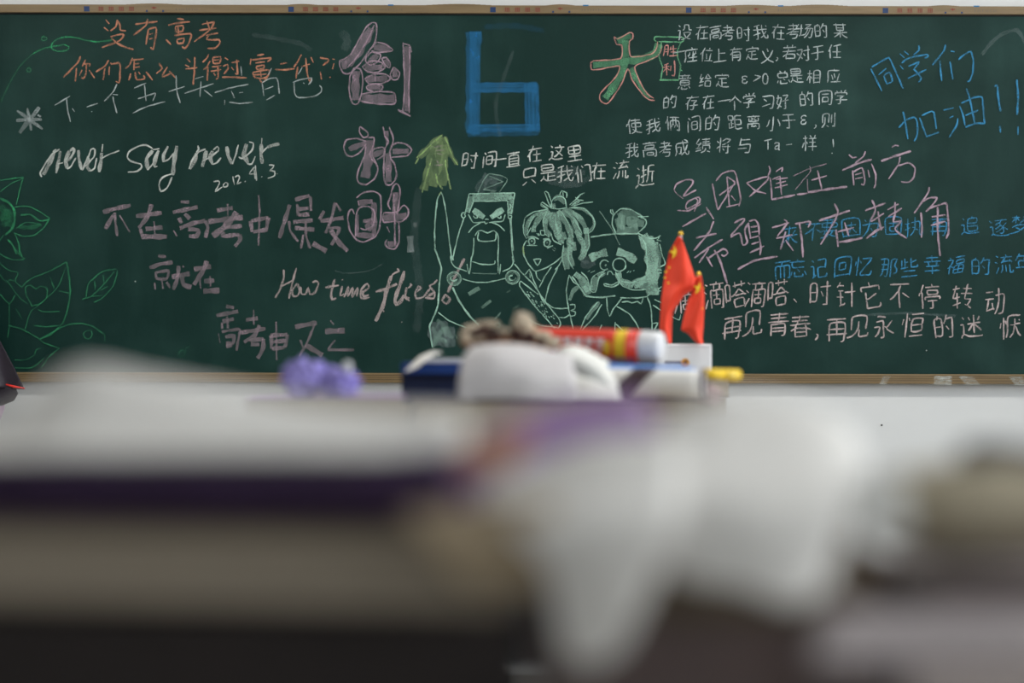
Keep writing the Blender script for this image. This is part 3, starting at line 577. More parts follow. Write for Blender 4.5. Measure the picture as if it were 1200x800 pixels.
def f(c):
    k = dict(a=.62, smooth=False, taper=1)
    for i in range(5):
        x = 550.5 + i * 2.4
        c.trace((0, 0), 1, 'blue', 3.2, f'{x},{37 + i % 2} {x - .3},{157 + i % 3}', **k)
    for i in range(3): c.trace((0, 0), 1, 'blue', 4, f'{551 + i * 5},37 {551 + i * 5},{50 + i}', **k)
    c.trace((0, 0), 1, 'blue', 12, '551,38 551,156', a=.45, smooth=False, taper=1)
    c.trace((0, 0), 1, 'blue', 11, '549,103 628,102', a=.45, smooth=False, taper=1)
    for y in (98.5, 101.5, 105, 107.5): c.trace((0, 0), 1, 'blue', 2.6, f'551,{y} 628,{y - .8}', a=.5, smooth=False)
    c.trace((0, 0), 1, 'blue', 15, '621,98 623,152', a=.5, smooth=False, taper=1)
    for x in (614, 618, 623, 627, 629): c.trace((0, 0), 1, 'blue', 2.4, f'{x},98 {x + 1.5},153', a=.45, smooth=False)
    c.trace((0, 0), 1, 'blue', 8, '547,151 632,150', a=.5, smooth=False, taper=1)
    c.trace((0, 0), 1, 'blue', 7, '547,157 630,155', a=.28, smooth=False, taper=1)
    for y in (147, 152): c.trace((0, 0), 1, 'blue', 2.4, f'549,{y} 632,{y - 1}', a=.5, smooth=False)
    c.trace((0, 0), 1, 'blue', 6, '566,32 600,30 636,36', a=.10)
chalk('chalk_character', 'huge square blue numeral six drawn with the side of the chalk', f)
def f(c):
    c.trace((580, 0), 5, 'sgreen', 8, '[7,.5]712,240 750,222 788,205;757,235 757,330;757,330 745,410 700,490 640,575;[7]568,380 650,372 740,362;[8.5]740,362 830,345 900,328 935,300 955,255;[6]790,395 825,470;[4]825,470 860,525 900,572', a=.55, taper=.9)
    c.trace((580, 0), 5, 'salmon', 1.6, '690,215 705,258 735,262 728,340 570,355 555,375 560,405 600,405 722,385 700,450 615,540 608,580 625,598 660,600 735,490 772,400 800,470 860,550 895,580 930,585;925,572 890,550 850,490 812,390 870,360 945,325 965,290 968,245;945,240 940,280 905,315 790,328 780,240 800,225 800,195 780,188 740,212 710,225 690,212', a=.85)
chalk('chalk_character', 'big green character outlined in pink right of the blue six', f)
def f(c):
    c.trace((580, 0), 5, 'sgreen', 1.7, '940,240 925,230 928,215 945,212 1090,215 1098,228 1085,242 945,240;1085,240 1065,285 1062,330 1080,375 1076,420 1070,462;968,245 955,330 975,390 965,462;[2.3]958,465 1070,465;1080,405 1090,412', a=.9)
    c.trace((580, 0), 5, 'salmon', 1.7, '990,265 980,325;990,265 1008,262 1005,322;990,285 1005,283;990,300 1005,298;1025,270 1018,290;1020,285 1058,280;1022,302 1052,298;1038,262 1038,322;1015,325 1065,320;1010,368 985,378;975,392 1015,385;998,375 1000,438;998,395 978,418;1003,395 1015,408;1025,380 1022,410;1045,350 1048,420 1042,440 1030,435', a=.8)
chalk('chalk_drawing', 'small green hanging banner with two pink characters', f)

# ---- printed-hand paragraphs
def para(label, rows, col, wd, hh, w=1.55, a=.85, rot=-6):
    def f(c):
        for ch, x, y in rows: c.glyph(ch, x, y, wd, hh, col, w, a, rot)
    return chalk('chalk_writing', label, f)
para('first line of the white paragraph at upper right', [(a, b, d) for a, b, d in (('设',800,38),('在',821,38),('高',837,38),('考',852,38),('时',870,39),('我',890,37),('在',911,37),('考',928,36),('场',943,36),('的',961,35),('某',983,35))], 'white', 17, 19, 1.5)
para('second line of the white paragraph at upper right', [('一',795,61),('座',809,64),('位',827,64),('上',842,65),('有',861,63),('定',880,62),('义',898,65),('，',914,62),('若',924,61),('对',940,62),('于',957,61),('任',977,60)], 'white', 17, 18)
para('third line of the white paragraph with a formula', [('意',801,96),('给',825,94),('定',845,94),('ε',876,90),('>',890,89),('0',900,90),('总',916,90),('是',932,88),('相',952,89),('应',976,88)], 'white', 17, 18)
para('fourth line of the white paragraph at upper right', [('的',784,119),('存',810,120),('在',829,119),('一',847,118),('个',860,120),('学',877,117),('习',898,119),('好',916,118),('的',944,115),('同',966,114),('学',984,113)], 'white', 16.5, 18)
para('fifth line of the white paragraph at upper right', [('使',742,148),('我',764,147),('俩',787,145),('间',812,145),('的',834,144),('距',860,143),('离',882,142),('小',905,143),('于',923,141),('ε',945,137),('，',958,141),('则',970,140)], 'white', 18, 19)
para('last line of the white paragraph ending in an exclamation mark', [('我',740,176),('高',761,175),('考',779,175),('成',798,173),('绩',823,170),('将',847,170),('与',872,170),('T',903,168),('a',916,166),('样',948,167),('！',980,169)], 'white', 18, 20)
chalk('chalk_writing', 'short white dash in the last paragraph line', lambda c: c.trace((780, 140), 5, 'white', 1.7, '700,142 735,138;[2.2]968,188 972,192'))
para('upper line of white characters beside the green cape drawing', [('时',550,189),('间',573,188),('一',585,188),('直',601,187),('在',626,181),('这',652,179),('里',672,180)], 'bright', 19, 20, 1.8, .9)
para('lower line of white characters above the girl drawing', [('只',620,207),('是',641,203),('我',661,204),('们',683,204),('在',701,201),('流',727,199)], 'bright', 20, 22, 1.8, .9)
para('tall last white character of the line above the girl drawing', [('逝',755,207)], 'bright', 22, 27, 1.8, .9)
def f(c):
    c.trace((640, 180), 1, 'grey', 9, '5,26 25,20 45,22', a=.16); c.trace((640, 180), 1, 'grey', 8, '2,32 30,36 50,28', a=.14)
    c.trace((0, 0), 1, 'grey', 4, '600,60 580,120 585,160', a=.10); c.trace((960, 0), 5, 'grey', 4, '945,310 1000,240 1060,190 1150,165 1200,240', a=.22)
    c.trace((380, 0), 5, 'grey', 10, '90,190 130,240 110,300', a=.12); c.trace((200, 0), 5, 'grey', 5, '470,210 600,230 750,260 820,300', a=.10)
    c.trace((430, 200), 1, 'grey', 9, '60,20 55,80 62,140 58,190', a=.08); c.trace((0, 0), 1, 'grey', 3, '1000,368 1060,365 1120,368', a=.18)
    c.trace((320, 300), 5, 'grey', 1.4, '360,90 430,105 560,90 640,50', a=.2)
    for x, y in ((1085, 408), (158, 331)): c.trace((0, 0), 1, 'bright', 2.2, f'{x},{y} {x + 1},{y + 1}')
tag(chalk('chalk_smudge', 'faint grey wiped chalk smudges', f), kind='stuff')
para('upper blue chalk line partly under the big pink characters', [('来',924,275),('不',952,270),('要',971,267),('因',997,266),('为',1019,266),('固',1046,264),('执',1070,265),('再',1100,265),('追',1136,263),('逐',1170,265),('梦',1195,261)], 'blueline', 23, 23, 1.7, .8)
para('lower blue chalk line at the right edge', [('而',917,316),('忘',935,314),('记',959,314),('回',987,312),('忆',1011,311),('那',1041,312),('些',1065,312),('幸',1092,309),('福',1119,309),('的',1149,310),('流',1176,308),('年',1199,306)], 'blueline', 22, 24, 1.8, .85)
para('pale pink line of ticking clock text beside the small flag', [('滴',801,352),('滴',837,346),('嗒',862,345),('滴',885,344),('嗒',911,343),('、',940,340),('时',961,343),('针',992,344),('它',1020,345),('不',1054,345),('停',1089,346),('转',1128,348),('动',1165,352)], 'pinkwhite', 26, 33, 2.0, .85)
para('lowest pale pink line at the right of the flags', [('再',858,383),('见',882,378),('青',912,380),('春',938,382),('，',963,383),('再',980,385),('见',1006,381),('永',1035,381),('恒',1070,380),('的',1106,381),('迷',1138,381),('恹',1184,382)], 'pinkwhite', 27, 30, 2.1, .85)

# ---- big handwriting on the right
chalk('chalk_writing', 'three light blue characters at the top right', lambda c: c.trace((960, 0), 5, 'blueline', 2.1, '''295,395 360,525;300,385 390,332 410,345 485,512;340,430 385,392;370,435 390,485;370,435 405,415 420,465 388,485;465,305 490,330;490,290 515,312;575,255 575,285 545,312;465,375 485,397;475,360 520,330 625,310 625,325 610,330;515,380 575,355 545,400;545,395 575,425 590,450 575,472;512,450 620,398;
 732,252 720,290 655,372;698,345 705,420 710,465;758,350 775,455;762,290 785,293;808,340 840,310 880,293 895,350 890,420 875,460 860,467'''))
chalk('chalk_writing', 'two light blue characters and two exclamation marks at the right edge', lambda c: c.trace((960, 0), 5, 'blueline', 2.2, '''485,645 500,720 513,806;460,740 500,695 550,678 568,710 568,780 550,818;582,680 620,785;595,668 640,645 665,650 680,745;618,792 695,765;722,635 780,622;755,680 780,670;805,682 800,720 755,795;815,610 835,660 848,725;825,595 890,565 945,558 955,640 962,715;855,508 875,570 905,715;850,665 925,635;850,735 910,712 965,712;
 [2.6]1018,495 1035,490 1042,560 1055,642;1052,725 1055,765;[2.6]1150,455 1158,560 1152,660;1158,730 1158,778'''))
chalk('chalk_writing', 'upper row of big lilac handwriting at right', lambda c: (
 c.trace((780, 140), 5, 'violet', 2.0, '''45,405 60,375 110,350 150,350 155,370 100,445 175,408;[1.4,.6]45,405 60,430 100,460;115,500 130,475 190,450 195,480 120,520 115,500;65,528 130,530 205,488;168,455 185,470 165,535;
 270,370 285,450 302,525;290,355 330,310 385,295 405,310 430,420 435,470 425,502;310,440 390,380;355,330 362,420 370,500;395,375 340,465 302,525;380,440 405,470;352,508 425,490;355,330 400,360 395,380;
 470,365 560,335 600,330 590,350 540,400 485,447;470,365 520,410 585,428;600,265 608,290 595,325;608,335 615,400 618,465;[2.6]618,463 755,435;[2.6]765,433 825,425;640,300 680,275 675,300;620,345 665,325;640,345 710,335;640,370 700,355;635,395 710,375;665,325 675,435;
 [1.2,.5]742,325 840,280 940,252;[1.2,.6]838,265 845,295 800,350 755,405;[1.3,.7]825,340 830,430;850,348 940,322;885,290 910,400;[2.8]830,420 950,400 1060,385''', a=.88),
 c.trace((960, 140), 5, 'violet', 2.1, '168,198 190,215 215,212;265,178 255,205 205,248;[2.6]130,290 220,250 302,225;190,290 198,378;195,300 245,275 262,345 255,375 240,370;205,315 245,305;205,340 250,330;280,285 290,330;300,250 325,310 325,370 315,393;420,155 440,142 460,145;[2.8]358,235 440,205 532,175;468,210 460,250 402,340;455,262 520,245 555,275 550,325 520,358 475,355', a=.88)))
chalk('chalk_writing', 'lower row of big lilac handwriting at right', lambda c: (
 c.trace((740, 240), 4.444, 'violet', 2.3, '262,110 385,40;385,8 425,70;425,80 400,140 322,235;333,168 440,145;325,272 405,215 472,175;400,225 350,298;388,265 420,318;[2.8]430,230 460,290 497,405;395,275 475,225 500,245 480,262 465,255', a=.88),
 c.trace((780, 140), 5, 'violet', 2.3, '''398,600 450,575 458,585 400,650 380,682 430,660 450,730 475,715 460,640 485,600;480,600 495,690;485,590 520,582 540,610 545,670;495,625 535,618;500,655 540,648;490,690 545,675;500,725 545,710;490,775 575,735;545,680 555,740 550,790;
 620,628 720,598;690,580 710,600 650,680;645,690 740,668;700,650 670,755;700,700 745,762;755,605 835,590 845,600 830,625;[2.6]780,595 795,700 802,800;[2.8]895,585 1075,525;[2.4]985,485 1005,530 990,580 905,725;[2.6]995,635 1008,738'''),
 c.trace((780, 290), 5, 'violet', 2.6, '420,122 520,70 655,45;[2.3]800,-2 802,50'),
 c.trace((960, 140), 5, 'violet', 2.3, '''105,650 200,625;145,595 170,675;[3]105,712 180,700 250,685;265,525 385,480;305,462 325,520 295,590;300,590 375,540;[2.6]340,530 348,590 360,640;[2.8]272,690 320,650 375,620;395,520 460,485;440,475 440,560;400,560 480,510;440,545 430,590 475,585 440,630 455,650 510,688;
 640,385 630,425 552,540;600,470 640,450 685,448 660,490 620,530;592,535 598,620 595,682;640,510 735,480 745,510 755,640 740,688;[2.5]690,500 690,640 705,790;655,560 735,548;650,610 735,585''')))

# ---- drawings
def f(c):
    c.trace((380, 140), 5, 'lime', 9, '[7]690,100 640,135 590,185 550,225;[5]700,105 720,160 745,220 772,262;640,160 620,230 600,330 578,415;672,130 670,220 655,300 632,395;700,150 700,230 690,300 692,390;[7]660,110 690,160 710,200', a=.42, taper=.9)
    c.trace((380, 140), 5, 'lime', 2.2, '690,92 640,130 590,180 535,230;530,262 545,235 550,225;700,100 725,160 745,220 778,268;625,230 600,320 570,430;705,240 712,300 738,412;720,320 720,360;650,320 660,370 690,410', a=.75)
    c.trace((380, 140), 5, 'mauve', 2.2, '640,165 690,155;650,185 700,180;655,200 690,208;655,240 665,260;640,270 690,268', a=.5)
chalk('chalk_drawing', 'yellow green cape shape drawn right of the hollow characters', f)
def f(c):
    t = lambda s, **k: c.trace((480, 200), 7.475, 'mint', 1.5, s, **k)
    t('''[8,.55]545,235 700,232 895,225;[6,.5]530,225 518,300 503,365;[5.5,.55]890,225 885,290 872,380;515,205 700,200 915,195;515,208 498,300 480,385;560,262 540,310 515,372;555,268 700,268 850,262;915,195 905,270 885,380;855,265 860,390;[1.2]870,290 885,310 870,340;
 [6.4,.85]553,345 600,378 648,412;[6.4,.85]708,412 760,374 815,338''', taper=.95)
    t('''490,375 460,370 448,395 465,418 485,400 475,385;860,390 890,395 885,420 862,415 860,390;510,385 555,455 650,450;690,455 760,448 815,440 832,385;555,380 585,390 590,415 565,415 555,395;765,400 775,415 795,415 795,395;655,430 670,425 690,430;650,445 662,465 680,455;
 510,545 560,490 630,450;715,455 780,480 830,530;570,570 590,535 625,525 680,545 735,525 765,555 775,620 770,790;600,540 600,615 740,612 755,545;560,590 555,700 535,800;[3]600,600 602,615;[3]740,605 741,618;
 475,410 430,540 400,660 370,790;875,415 885,560 895,700 912,800;885,415 890,540 905,700;[1.8]220,680 215,560 222,400 240,250 270,190;270,190 290,240 320,400 345,620 370,790;[1.8]215,680 235,730 260,800''', a=.88)
    c.trace((480, 200), 7.475, 'lime', 2.2, '255,215 270,185', a=.95)
    c.trace((480, 200), 7.475, 'grey', 10, '[14,.18]650,120 760,130;[12,.15]700,80 810,90;600,190 630,120 690,40', a=.2, taper=.95)
    c.trace((480, 200), 7.475, 'mint', 1.3, '595,195 620,130 690,30 850,70 780,190;690,45 815,98;640,165 815,95;640,168 750,178 700,192', a=.42)
    u = lambda s, **k: c.trace((480, 300), 7.475, 'mint', 1.5, s, **k)
    u('[2]240,0 262,60 275,110 260,230;[2]260,230 250,400 240,460 190,580 175,620 200,800;355,0 365,60 400,100 500,135;375,0 380,40;810,135 870,110 905,60 895,0;540,0 530,100 520,160;545,50 640,75 740,70 745,40;770,0 775,150;500,70 515,155;795,70 785,160;[1.2,.4]545,150 640,155 760,155;460,200 560,228 680,230 840,195;[2.4]375,275 430,390 520,520 610,610;250,495 350,570 500,630;360,180 360,210 385,222 410,205;900,170 870,180 875,210 900,212')
    for (x, y) in ((388, 200), (900, 185)):
        pts = ' '.join(f'{x + 52 * math.cos(q * .524):.0f},{y + 52 * math.sin(q * .524):.0f}' for q in range(13))
        u(f'[3.5,.32]{pts}'); pts = ' '.join(f'{x + 62 * math.cos(q * .524):.0f},{y + 60 * math.sin(q * .524):.0f}' for q in range(13)); u(f'[1.1,.6]{pts}')
        pts = ' '.join(f'{x + 28 * math.cos(q * .7):.0f},{y + 28 * math.sin(q * .7):.0f}' for q in range(8)); u(f'[1.2,.5]{pts}')
    u('[5.5,.42]515,335 610,280;[4,.38]630,455 710,390;[2.5,.3]745,555 795,495;[1.2,.5]740,610 755,588 785,590 795,610 775,630 762,612;[1.3,.6]780,680 850,680 910,630;[2,.15]850,320 880,300;[2,.15]900,460 960,430')
    c.trace((480, 300), 7.475, 'grey', 14, '225,580 215,660 240,790;290,570 290,660 310,800;350,620 350,720 360,800', a=.3)
    c.trace((480, 300), 7.475, 'mint', 5, '240,560 300,620 260,700 320,760;200,620 230,700 220,780;340,620 300,660 380,720', a=.2)
    for q in range(16):
        x, y = random.uniform(200, 400), random.uniform(590, 790)
        c.trace((480, 300), 7.475, 'mint', 3, f'{x:.0f},{y:.0f} {x + random.uniform(-30, 30):.0f},{y + 40:.0f}', a=.16)
chalk('chalk_drawing', 'mint chalk cartoon man with angry slanted brows and long open mouth', f)
def f(c):
    t = lambda s, **k: c.trace((600, 200), 6, 'mint', 5.5, s, **k)
    t('''[4]250,280 160,310 105,370 88,450;260,285 190,330 150,400 150,430;270,290 230,350 235,420 268,458;285,290 275,370 300,420 330,480;[6.5]305,290 320,380 335,440 345,515;[6.5]320,280 365,350 405,420 412,520;[6]350,275 420,330 450,400 470,470;370,270 450,310 500,370 520,440;520,400 525,500 505,580 470,625;
 [3]420,255 500,275 560,320 575,380 530,430;[8]375,540 372,610 385,690;[6]405,530 405,610 425,670;[6]470,470 500,520 495,580;440,420 480,460;[5]395,470 400,540;[4]360,430 375,480;[5]430,500 440,560;[6,.35]290,200 330,185 370,230;[6]285,230 290,265''', a=.5, taper=.8)
    t('''[1.5]75,400 90,330 150,290 250,270;[1.5]75,380 80,440 100,478;[1.5]270,265 275,215 300,185 340,180 370,200 378,260;[1.4]270,262 320,268 378,260;[1.6]400,258 500,262 560,320 580,370 560,420 530,440;[1.5]530,430 540,520 510,600;[1.3]270,265 225,150 250,155 275,230;[1.3]205,235 250,268 200,245 210,220 262,258;[1.4]330,170 345,140 380,155 378,190;[1.4]352,150 358,180;[1.6]400,240 450,195 480,165 505,152;[1.6]420,235 470,205 500,208;[1.5]430,245 500,225 565,218;[1.5]410,245 470,215 440,185;
 [1.3,.7]240,290 215,350 225,430;[1.3,.7]300,300 310,390 350,470;[1.3,.7]345,290 395,370 430,470;[1.3,.7]380,290 440,350 490,440;[1.3,.7]360,520 350,600 370,700;[1.3,.7]400,520 395,620 430,690;[1.3,.7]150,320 110,400 110,460;[1.4]100,455 130,400;[1.4]270,440 290,490 345,520''', a=.8)
    t('''[1.5]100,490 78,530 80,590 110,650 160,705 240,680 310,635 350,600;[1.2]100,525 175,525;[1.6]105,467 145,462 185,480;[1.8]215,480 255,478 270,500;[1.5]245,545 262,535 285,525;[1.2,.6]180,440 190,450 178,455;[1.2]195,420 225,420 225,450 200,450 195,420;[1.2]170,440 190,455;[1.2]228,445 240,455;[1.6]148,622 200,622 178,665 148,622;[1.2,.5]280,550 295,565;[1.2,.5]290,540 305,552''', a=.85)
    for (x, y) in ((136, 497), (243, 507)):
        pts = ' '.join(f'{x + 22 * math.cos(q * .785):.0f},{y + 26 * math.sin(q * .785):.0f}' for q in range(9)); t(f'[2.2,.7]{pts}'); t(f'[3,.6]{x - 3},{y - 8} {x + 4},{y + 2}')
    c.trace((600, 200), 6, 'lime', 2, '78,525 75,560 85,590', a=.7)
    u = lambda s, **k: c.trace((600, 290), 6, 'mint', 1.5, s, **k)
    u('''165,165 175,210 200,235;275,135 230,200 190,280;320,140 260,260 230,380;300,155 330,120 350,80;15,115 70,180 150,260 240,390 330,500 340,540 320,570;60,235 52,270 150,400 250,510 300,570;60,235 130,290 185,330;90,190 120,150;120,150 150,230 190,320 230,400;240,390 300,425 400,425;330,490 370,490 405,470;405,400 440,400 440,430 410,440 445,450 440,475 405,480;
 400,190 380,300 395,420 430,570;400,190 430,240 470,262;[4.5,.5]470,265 425,310 405,370;[8,.55]440,180 490,225 530,310;[1.5]485,170 530,220 545,300;[1.5]420,200 470,270 520,340;110,500 200,545 320,560''', a=.85)
    for q in range(34):
        k = random.random(); x, y = 90 + k * 210 + random.uniform(-22, 22), 300 + k * 220 + random.uniform(-18, 18)
        u(f'[1.6,.8]{x:.0f},{y:.0f} {x + random.uniform(4, 14):.0f},{y + random.uniform(4, 16):.0f}')
    for q in range(8): x, y = random.uniform(105, 130), random.uniform(170, 230); u(f'[1.3,.7]{x:.0f},{y:.0f} {x + 8:.0f},{y + 8:.0f}')
    c.trace((600, 200), 6, 'grey', 9, '480,650 540,660 580,640;490,620 540,630', a=.22)
chalk('chalk_drawing', 'mint chalk cartoon girl with full swept hair and a top knot', f)
def f(c):
    t = lambda s, **k: c.trace((600, 200), 6, 'mint', 1.6, s, **k)
    t('[10,.35]735,405 800,420 885,405;[10,.32]725,370 800,350 925,370;[9,.3]745,320 800,290 890,325;[6,.3]760,300 750,390;[5,.4]780,310 770,410;[5,.35]810,320 830,400;[5,.3]850,340 870,410;[14,.6]915,450 965,540 980,640 990,790;[7,.45]1000,500 1020,600 1025,700;[8,.5]940,480 990,480', taper=.9)
    t('''[1.9]550,465 640,450 740,440 880,440;725,435 700,370 710,310 760,265 830,270 900,310 940,350 930,390 880,435;[1.3]690,270 690,290 710,310;[1.3]700,270 710,300;[1.3]880,320 955,318;[1.3]900,325 940,340;880,435 960,470 1010,470 1040,450;1015,480 1045,490;[1.4]1030,455 1025,475;1035,510 1050,580 1075,650 1040,670;885,450 930,500 945,600 950,720;[1.2,.45]610,280 660,350 700,410 755,520;1020,690 1050,695;1015,715 1050,712;
 [8.5,.72]545,615 600,588 665,570;[8.5,.72]735,565 800,585 868,632''', a=.85, taper=.9)
    for (x, y, r, a0, a1) in ((650, 660, 34, .9, 5.6), (752, 658, 46, 0, 6.4)):
        pts = ' '.join(f'{x + r * math.cos(a0 + (a1 - a0) * q / 12):.0f},{y + r * math.sin(a0 + (a1 - a0) * q / 12):.0f}' for q in range(13)); t(f'[1.7,.85]{pts}')
    t('[3]655,655 658,668;[3]703,658 706,662;668,730 675,705 695,705 710,730;[1.2]530,710 545,700;[1.2]550,715 580,700;[1.2]805,715 820,700;[1.2]825,712 835,700;[1.2]850,700 858,696')
    u = lambda s, **k: c.trace((600, 290), 6, 'mint', 1.6, s, **k)
    u('[5,.6]650,175 600,200;[6,.5]590,205 572,260 568,300;[7,.6]740,175 765,230 850,265;[9,.6]850,262 900,235 945,215;[10,.45]880,250 945,260;[13,.6]985,110 985,330;[5,.5]1015,280 1020,330;[10,.45]500,270 530,330', taper=.9)
    u('''[1.3]650,160 590,185 560,215 550,300 585,310 600,250 615,200 655,175;[1.4]725,170 760,230 800,240 850,240 950,190;[1.4]745,225 780,270 860,295 940,290;645,250 700,260 750,235 745,255 700,275 650,265 645,250;[2]515,340 620,348 725,335;760,350 880,350 945,340 960,325;665,350 668,420 685,480 710,430 770,355;
 [5,.45]612,380 560,440 520,500;600,380 520,480 480,575;630,395 580,480 490,580;735,410 820,460 860,510 895,570;770,380 810,375 840,385 880,375 905,392 920,350;950,345 975,420 985,570;990,530 1025,525 1000,570;725,520 722,580;725,530 780,580;630,540 610,590;990,400 1050,440;1000,360 1050,385;1025,290 1050,270;1030,300 1045,300''', a=.85)
    c.trace((680, 340), 5.44, 'mint', 1.4, '575,160 630,185 638,150', a=.7)
chalk('chalk_drawing', 'mint chalk cartoon old man with thick brows, round eyes and a hair bun', f)
def f(c):
    c.trace((0, 140), 5, 'green', 1.5, '''0,370 60,360 135,350;[1.2,.6]0,435 60,390 135,355;135,355 120,400 95,510;[3,.7]0,475 50,500 80,540 85,600 70,650 30,690;[9,.2]0,520 40,570 20,640;[9,.2]0,600 50,560 50,640;85,525 160,520 220,545 290,590;[2]120,572 180,570 230,605 285,598;290,590 260,640 200,690 130,695 80,675;[5,.28]110,640 170,645 240,628;[1.2,.5]95,650 150,615 240,625;[2]45,715 75,750 95,800;85,680 110,740 115,800;0,720 20,690''', a=.7)
    c.trace((0, 290), 5, 'green', 1.5, '''75,0 110,50 135,70;0,50 60,80 125,85 145,72;105,0 130,65;130,240 180,195 300,145 390,95;[2]390,95 405,180 412,270 400,360 370,450 300,520 235,548;[1.2,.5]385,125 340,240 250,330 180,390 148,495;190,355 155,290 150,245 180,232 210,255 235,238 275,250 275,300 245,335 190,355;295,190 318,250;345,265 410,278;225,375 260,388 350,385;200,468 270,475 345,468;[1.2,.5]0,105 50,145 105,160 90,210 130,245;[1.2,.5]0,170 35,215 60,200 85,210;[1.2,.5]45,210 110,300 160,340;0,285 55,340 90,290;[1.2,.4]55,340 55,480 45,540;[1.2,.4]95,370 130,430;50,468 130,490 235,548 260,570 350,600;[1.7]240,545 320,500 400,462 480,455 550,475 605,515;[1,.3]615,510 615,570;
 505,305 515,230 545,195 600,150 680,135;685,140 685,170 660,240 600,305 550,332;480,315 535,295 600,235 670,150;[1.8]555,205 558,255;[1.8]605,170 610,220;590,260 635,235;535,295 600,292;[1.3,.5]505,500 490,515 500,540 525,545 542,520 535,495 505,500;350,600 290,650 245,715;90,715 150,718 200,710 260,660;205,635 215,610 240,600;[1.2,.4]90,670 150,670 210,640;[1.1,.35]1045,640 1060,610 1090,615 1080,640 1055,650;[1,.3]1085,600 1120,580''', a=.50)
chalk('chalk_drawing', 'green chalk flower and leaves with a small heart at the left edge', f)
# ------------------------------------------------------------------ desks and the things on them
def at(px, py, d):
    """place at distance d in front of the camera"""
    return Vector(((px - 600) / FPX * d, CAM_Y + d, CAM_Z - (py - 400) / FPX * d))
M_desk = mat('desk_laminate', (0.42, 0.30, 0.17), 0.4, 0.15, 5, stretch=(1, 9, 9))
M_steel = mat('grey_steel_tube', (0.22, 0.24, 0.26), 0.35, 0.05, metal=0.6)
M_paper = mat('white_paper', (0.80, 0.775, 0.735), 0.8, 0.03, 12)
M_paperg = mat('newsprint', (0.74, 0.73, 0.69), 0.85, 0.05, 12)
M_pages = mat('page_edges', (0.40, 0.34, 0.265), 0.85, 0.18, 14, 0.3, 60, stretch=(0.4, 0.4, 30))
M_kraft = mat('brown_card', (0.17, 0.13, 0.09), 0.7, 0.15, 10)
M_ink = mat('print_grey', (0.44, 0.44, 0.42), 0.8, 0.3, 90)
M_dpurple = mat('dark_purple_cover', (0.040, 0.014, 0.062), 0.55, 0.2, 12)
M_lilac = mat('lilac_cover', (0.33, 0.19, 0.42), 0.55, 0.1, 12)
M_rust = mat('rust_card', (0.42, 0.20, 0.13), 0.6, 0.1, 12)
M_blue = mat('blue_cover', (0.012, 0.06, 0.28), 0.4, 0.1, 12)
M_black = mat('black_cover', (0.018, 0.015, 0.017), 0.6, 0.15, 12)
M_black2 = mat('black_card', (0.020, 0.014, 0.013), 0.6, 0.15, 12)
M_navyc = mat('navy_cover', (0.008, 0.02, 0.08), 0.5, 0.12, 12)
M_brown = mat('grey_brown_cover', (0.15, 0.11, 0.105), 0.6, 0.12, 12)
M_maroon = mat('dark_maroon_cover', (0.045, 0.022, 0.026), 0.6, 0.15, 12)
M_greycov = mat('grey_cover', (0.13, 0.12, 0.12), 0.6, 0.12, 12)
M_red = mat('flag_red', (0.88, 0.060, 0.022), 0.6, 0.05, 12)
M_yel = mat('flag_yellow', (0.90, 0.60, 0.03), 0.6, 0.05, 12)
M_gold = mat('gold_plastic', (0.80, 0.50, 0.06), 0.25, 0.05, 12, metal=0.5)
M_white = mat('white_plastic', (0.82, 0.82, 0.84), 0.3, 0.02, 12)
M_redp2 = mat('red_plastic', (0.72, 0.05, 0.025), 0.35, 0.05, 12)
M_orange = mat('orange_print', (0.75, 0.33, 0.03), 0.4, 0.05, 12)
M_nylon = mat('black_nylon', (0.022, 0.016, 0.026), 0.45, 0.2, 12, 0.3, 25)
M_trim = mat('red_piping', (0.75, 0.03, 0.02), 0.5, 0.05)
M_blueprint = mat('blue_print_strip', (0.05, 0.22, 0.62), 0.5, 0.1)

def desk(x, y, label, w=1.2, dp=0.42, h=0.75, rz=0):
    t = empty('school_desk', (x, y, 0), rz, label, 'desk', None)
    box('desktop', -w / 2, w / 2, -dp / 2, dp / 2, h - 0.022, h, M_desk, t, 0.004)
    bm = bmesh.new(); add_box(bm, -w / 2 + .05, w / 2 - .05, -dp / 2 + .04, dp / 2 - .03, h - .17, h - .162)
    add_box(bm, -w / 2 + .05, w / 2 - .05, dp / 2 - .038, dp / 2 - .03, h - .17, h - .022)
    add_box(bm, -w / 2 + .05, -w / 2 + .058, -dp / 2 + .04, dp / 2 - .03, h - .17, h - .022)
    add_box(bm, w / 2 - .058, w / 2 - .05, -dp / 2 + .04, dp / 2 - .03, h - .17, h - .022)
    bm_obj('book_tray', bm, M_steel, t)
    for sx in (-1, 1):
        for sy in (-1, 1):
            bm = bmesh.new(); X, Y = sx * (w / 2 - .06), sy * (dp / 2 - .05)
            add_box(bm, X - .0125, X + .0125, Y - .0125, Y + .0125, 0, h - .022, 0.002); bm_obj('leg', bm, M_steel, t)
        bm = bmesh.new(); X = sx * (w / 2 - .06); add_box(bm, X - .01, X + .01, -dp / 2 + .0625, dp / 2 - .0625, .10, .125); bm_obj('foot_bar', bm, M_steel, t)
    return t

def book(x, y, z, w, d, th, rz, cover, label, group=None, pages=M_pages, name='textbook', cat='book', tilt=0):
    """paperback lying flat: two boards, spine on the camera side or away"""
    t = empty(name, (x, y, z), R(rz), label, cat, group)
    c = min(0.0012, th * 0.12)
    bm = bmesh.new()
    add_box(bm, -w / 2, w / 2, -d / 2, d / 2, 0, c); add_box(bm, -w / 2, w / 2, -d / 2, d / 2, th - c, th)
    add_box(bm, -w / 2 , -w / 2 + c, -d / 2, d / 2, c, th - c)
    bm_obj('cover', bm, cover, t)
    box('page_block', -w / 2 + c, w / 2 - 0.003, -d / 2 + 0.003, d / 2 - 0.003, c, th - c, pages, t)
    return t

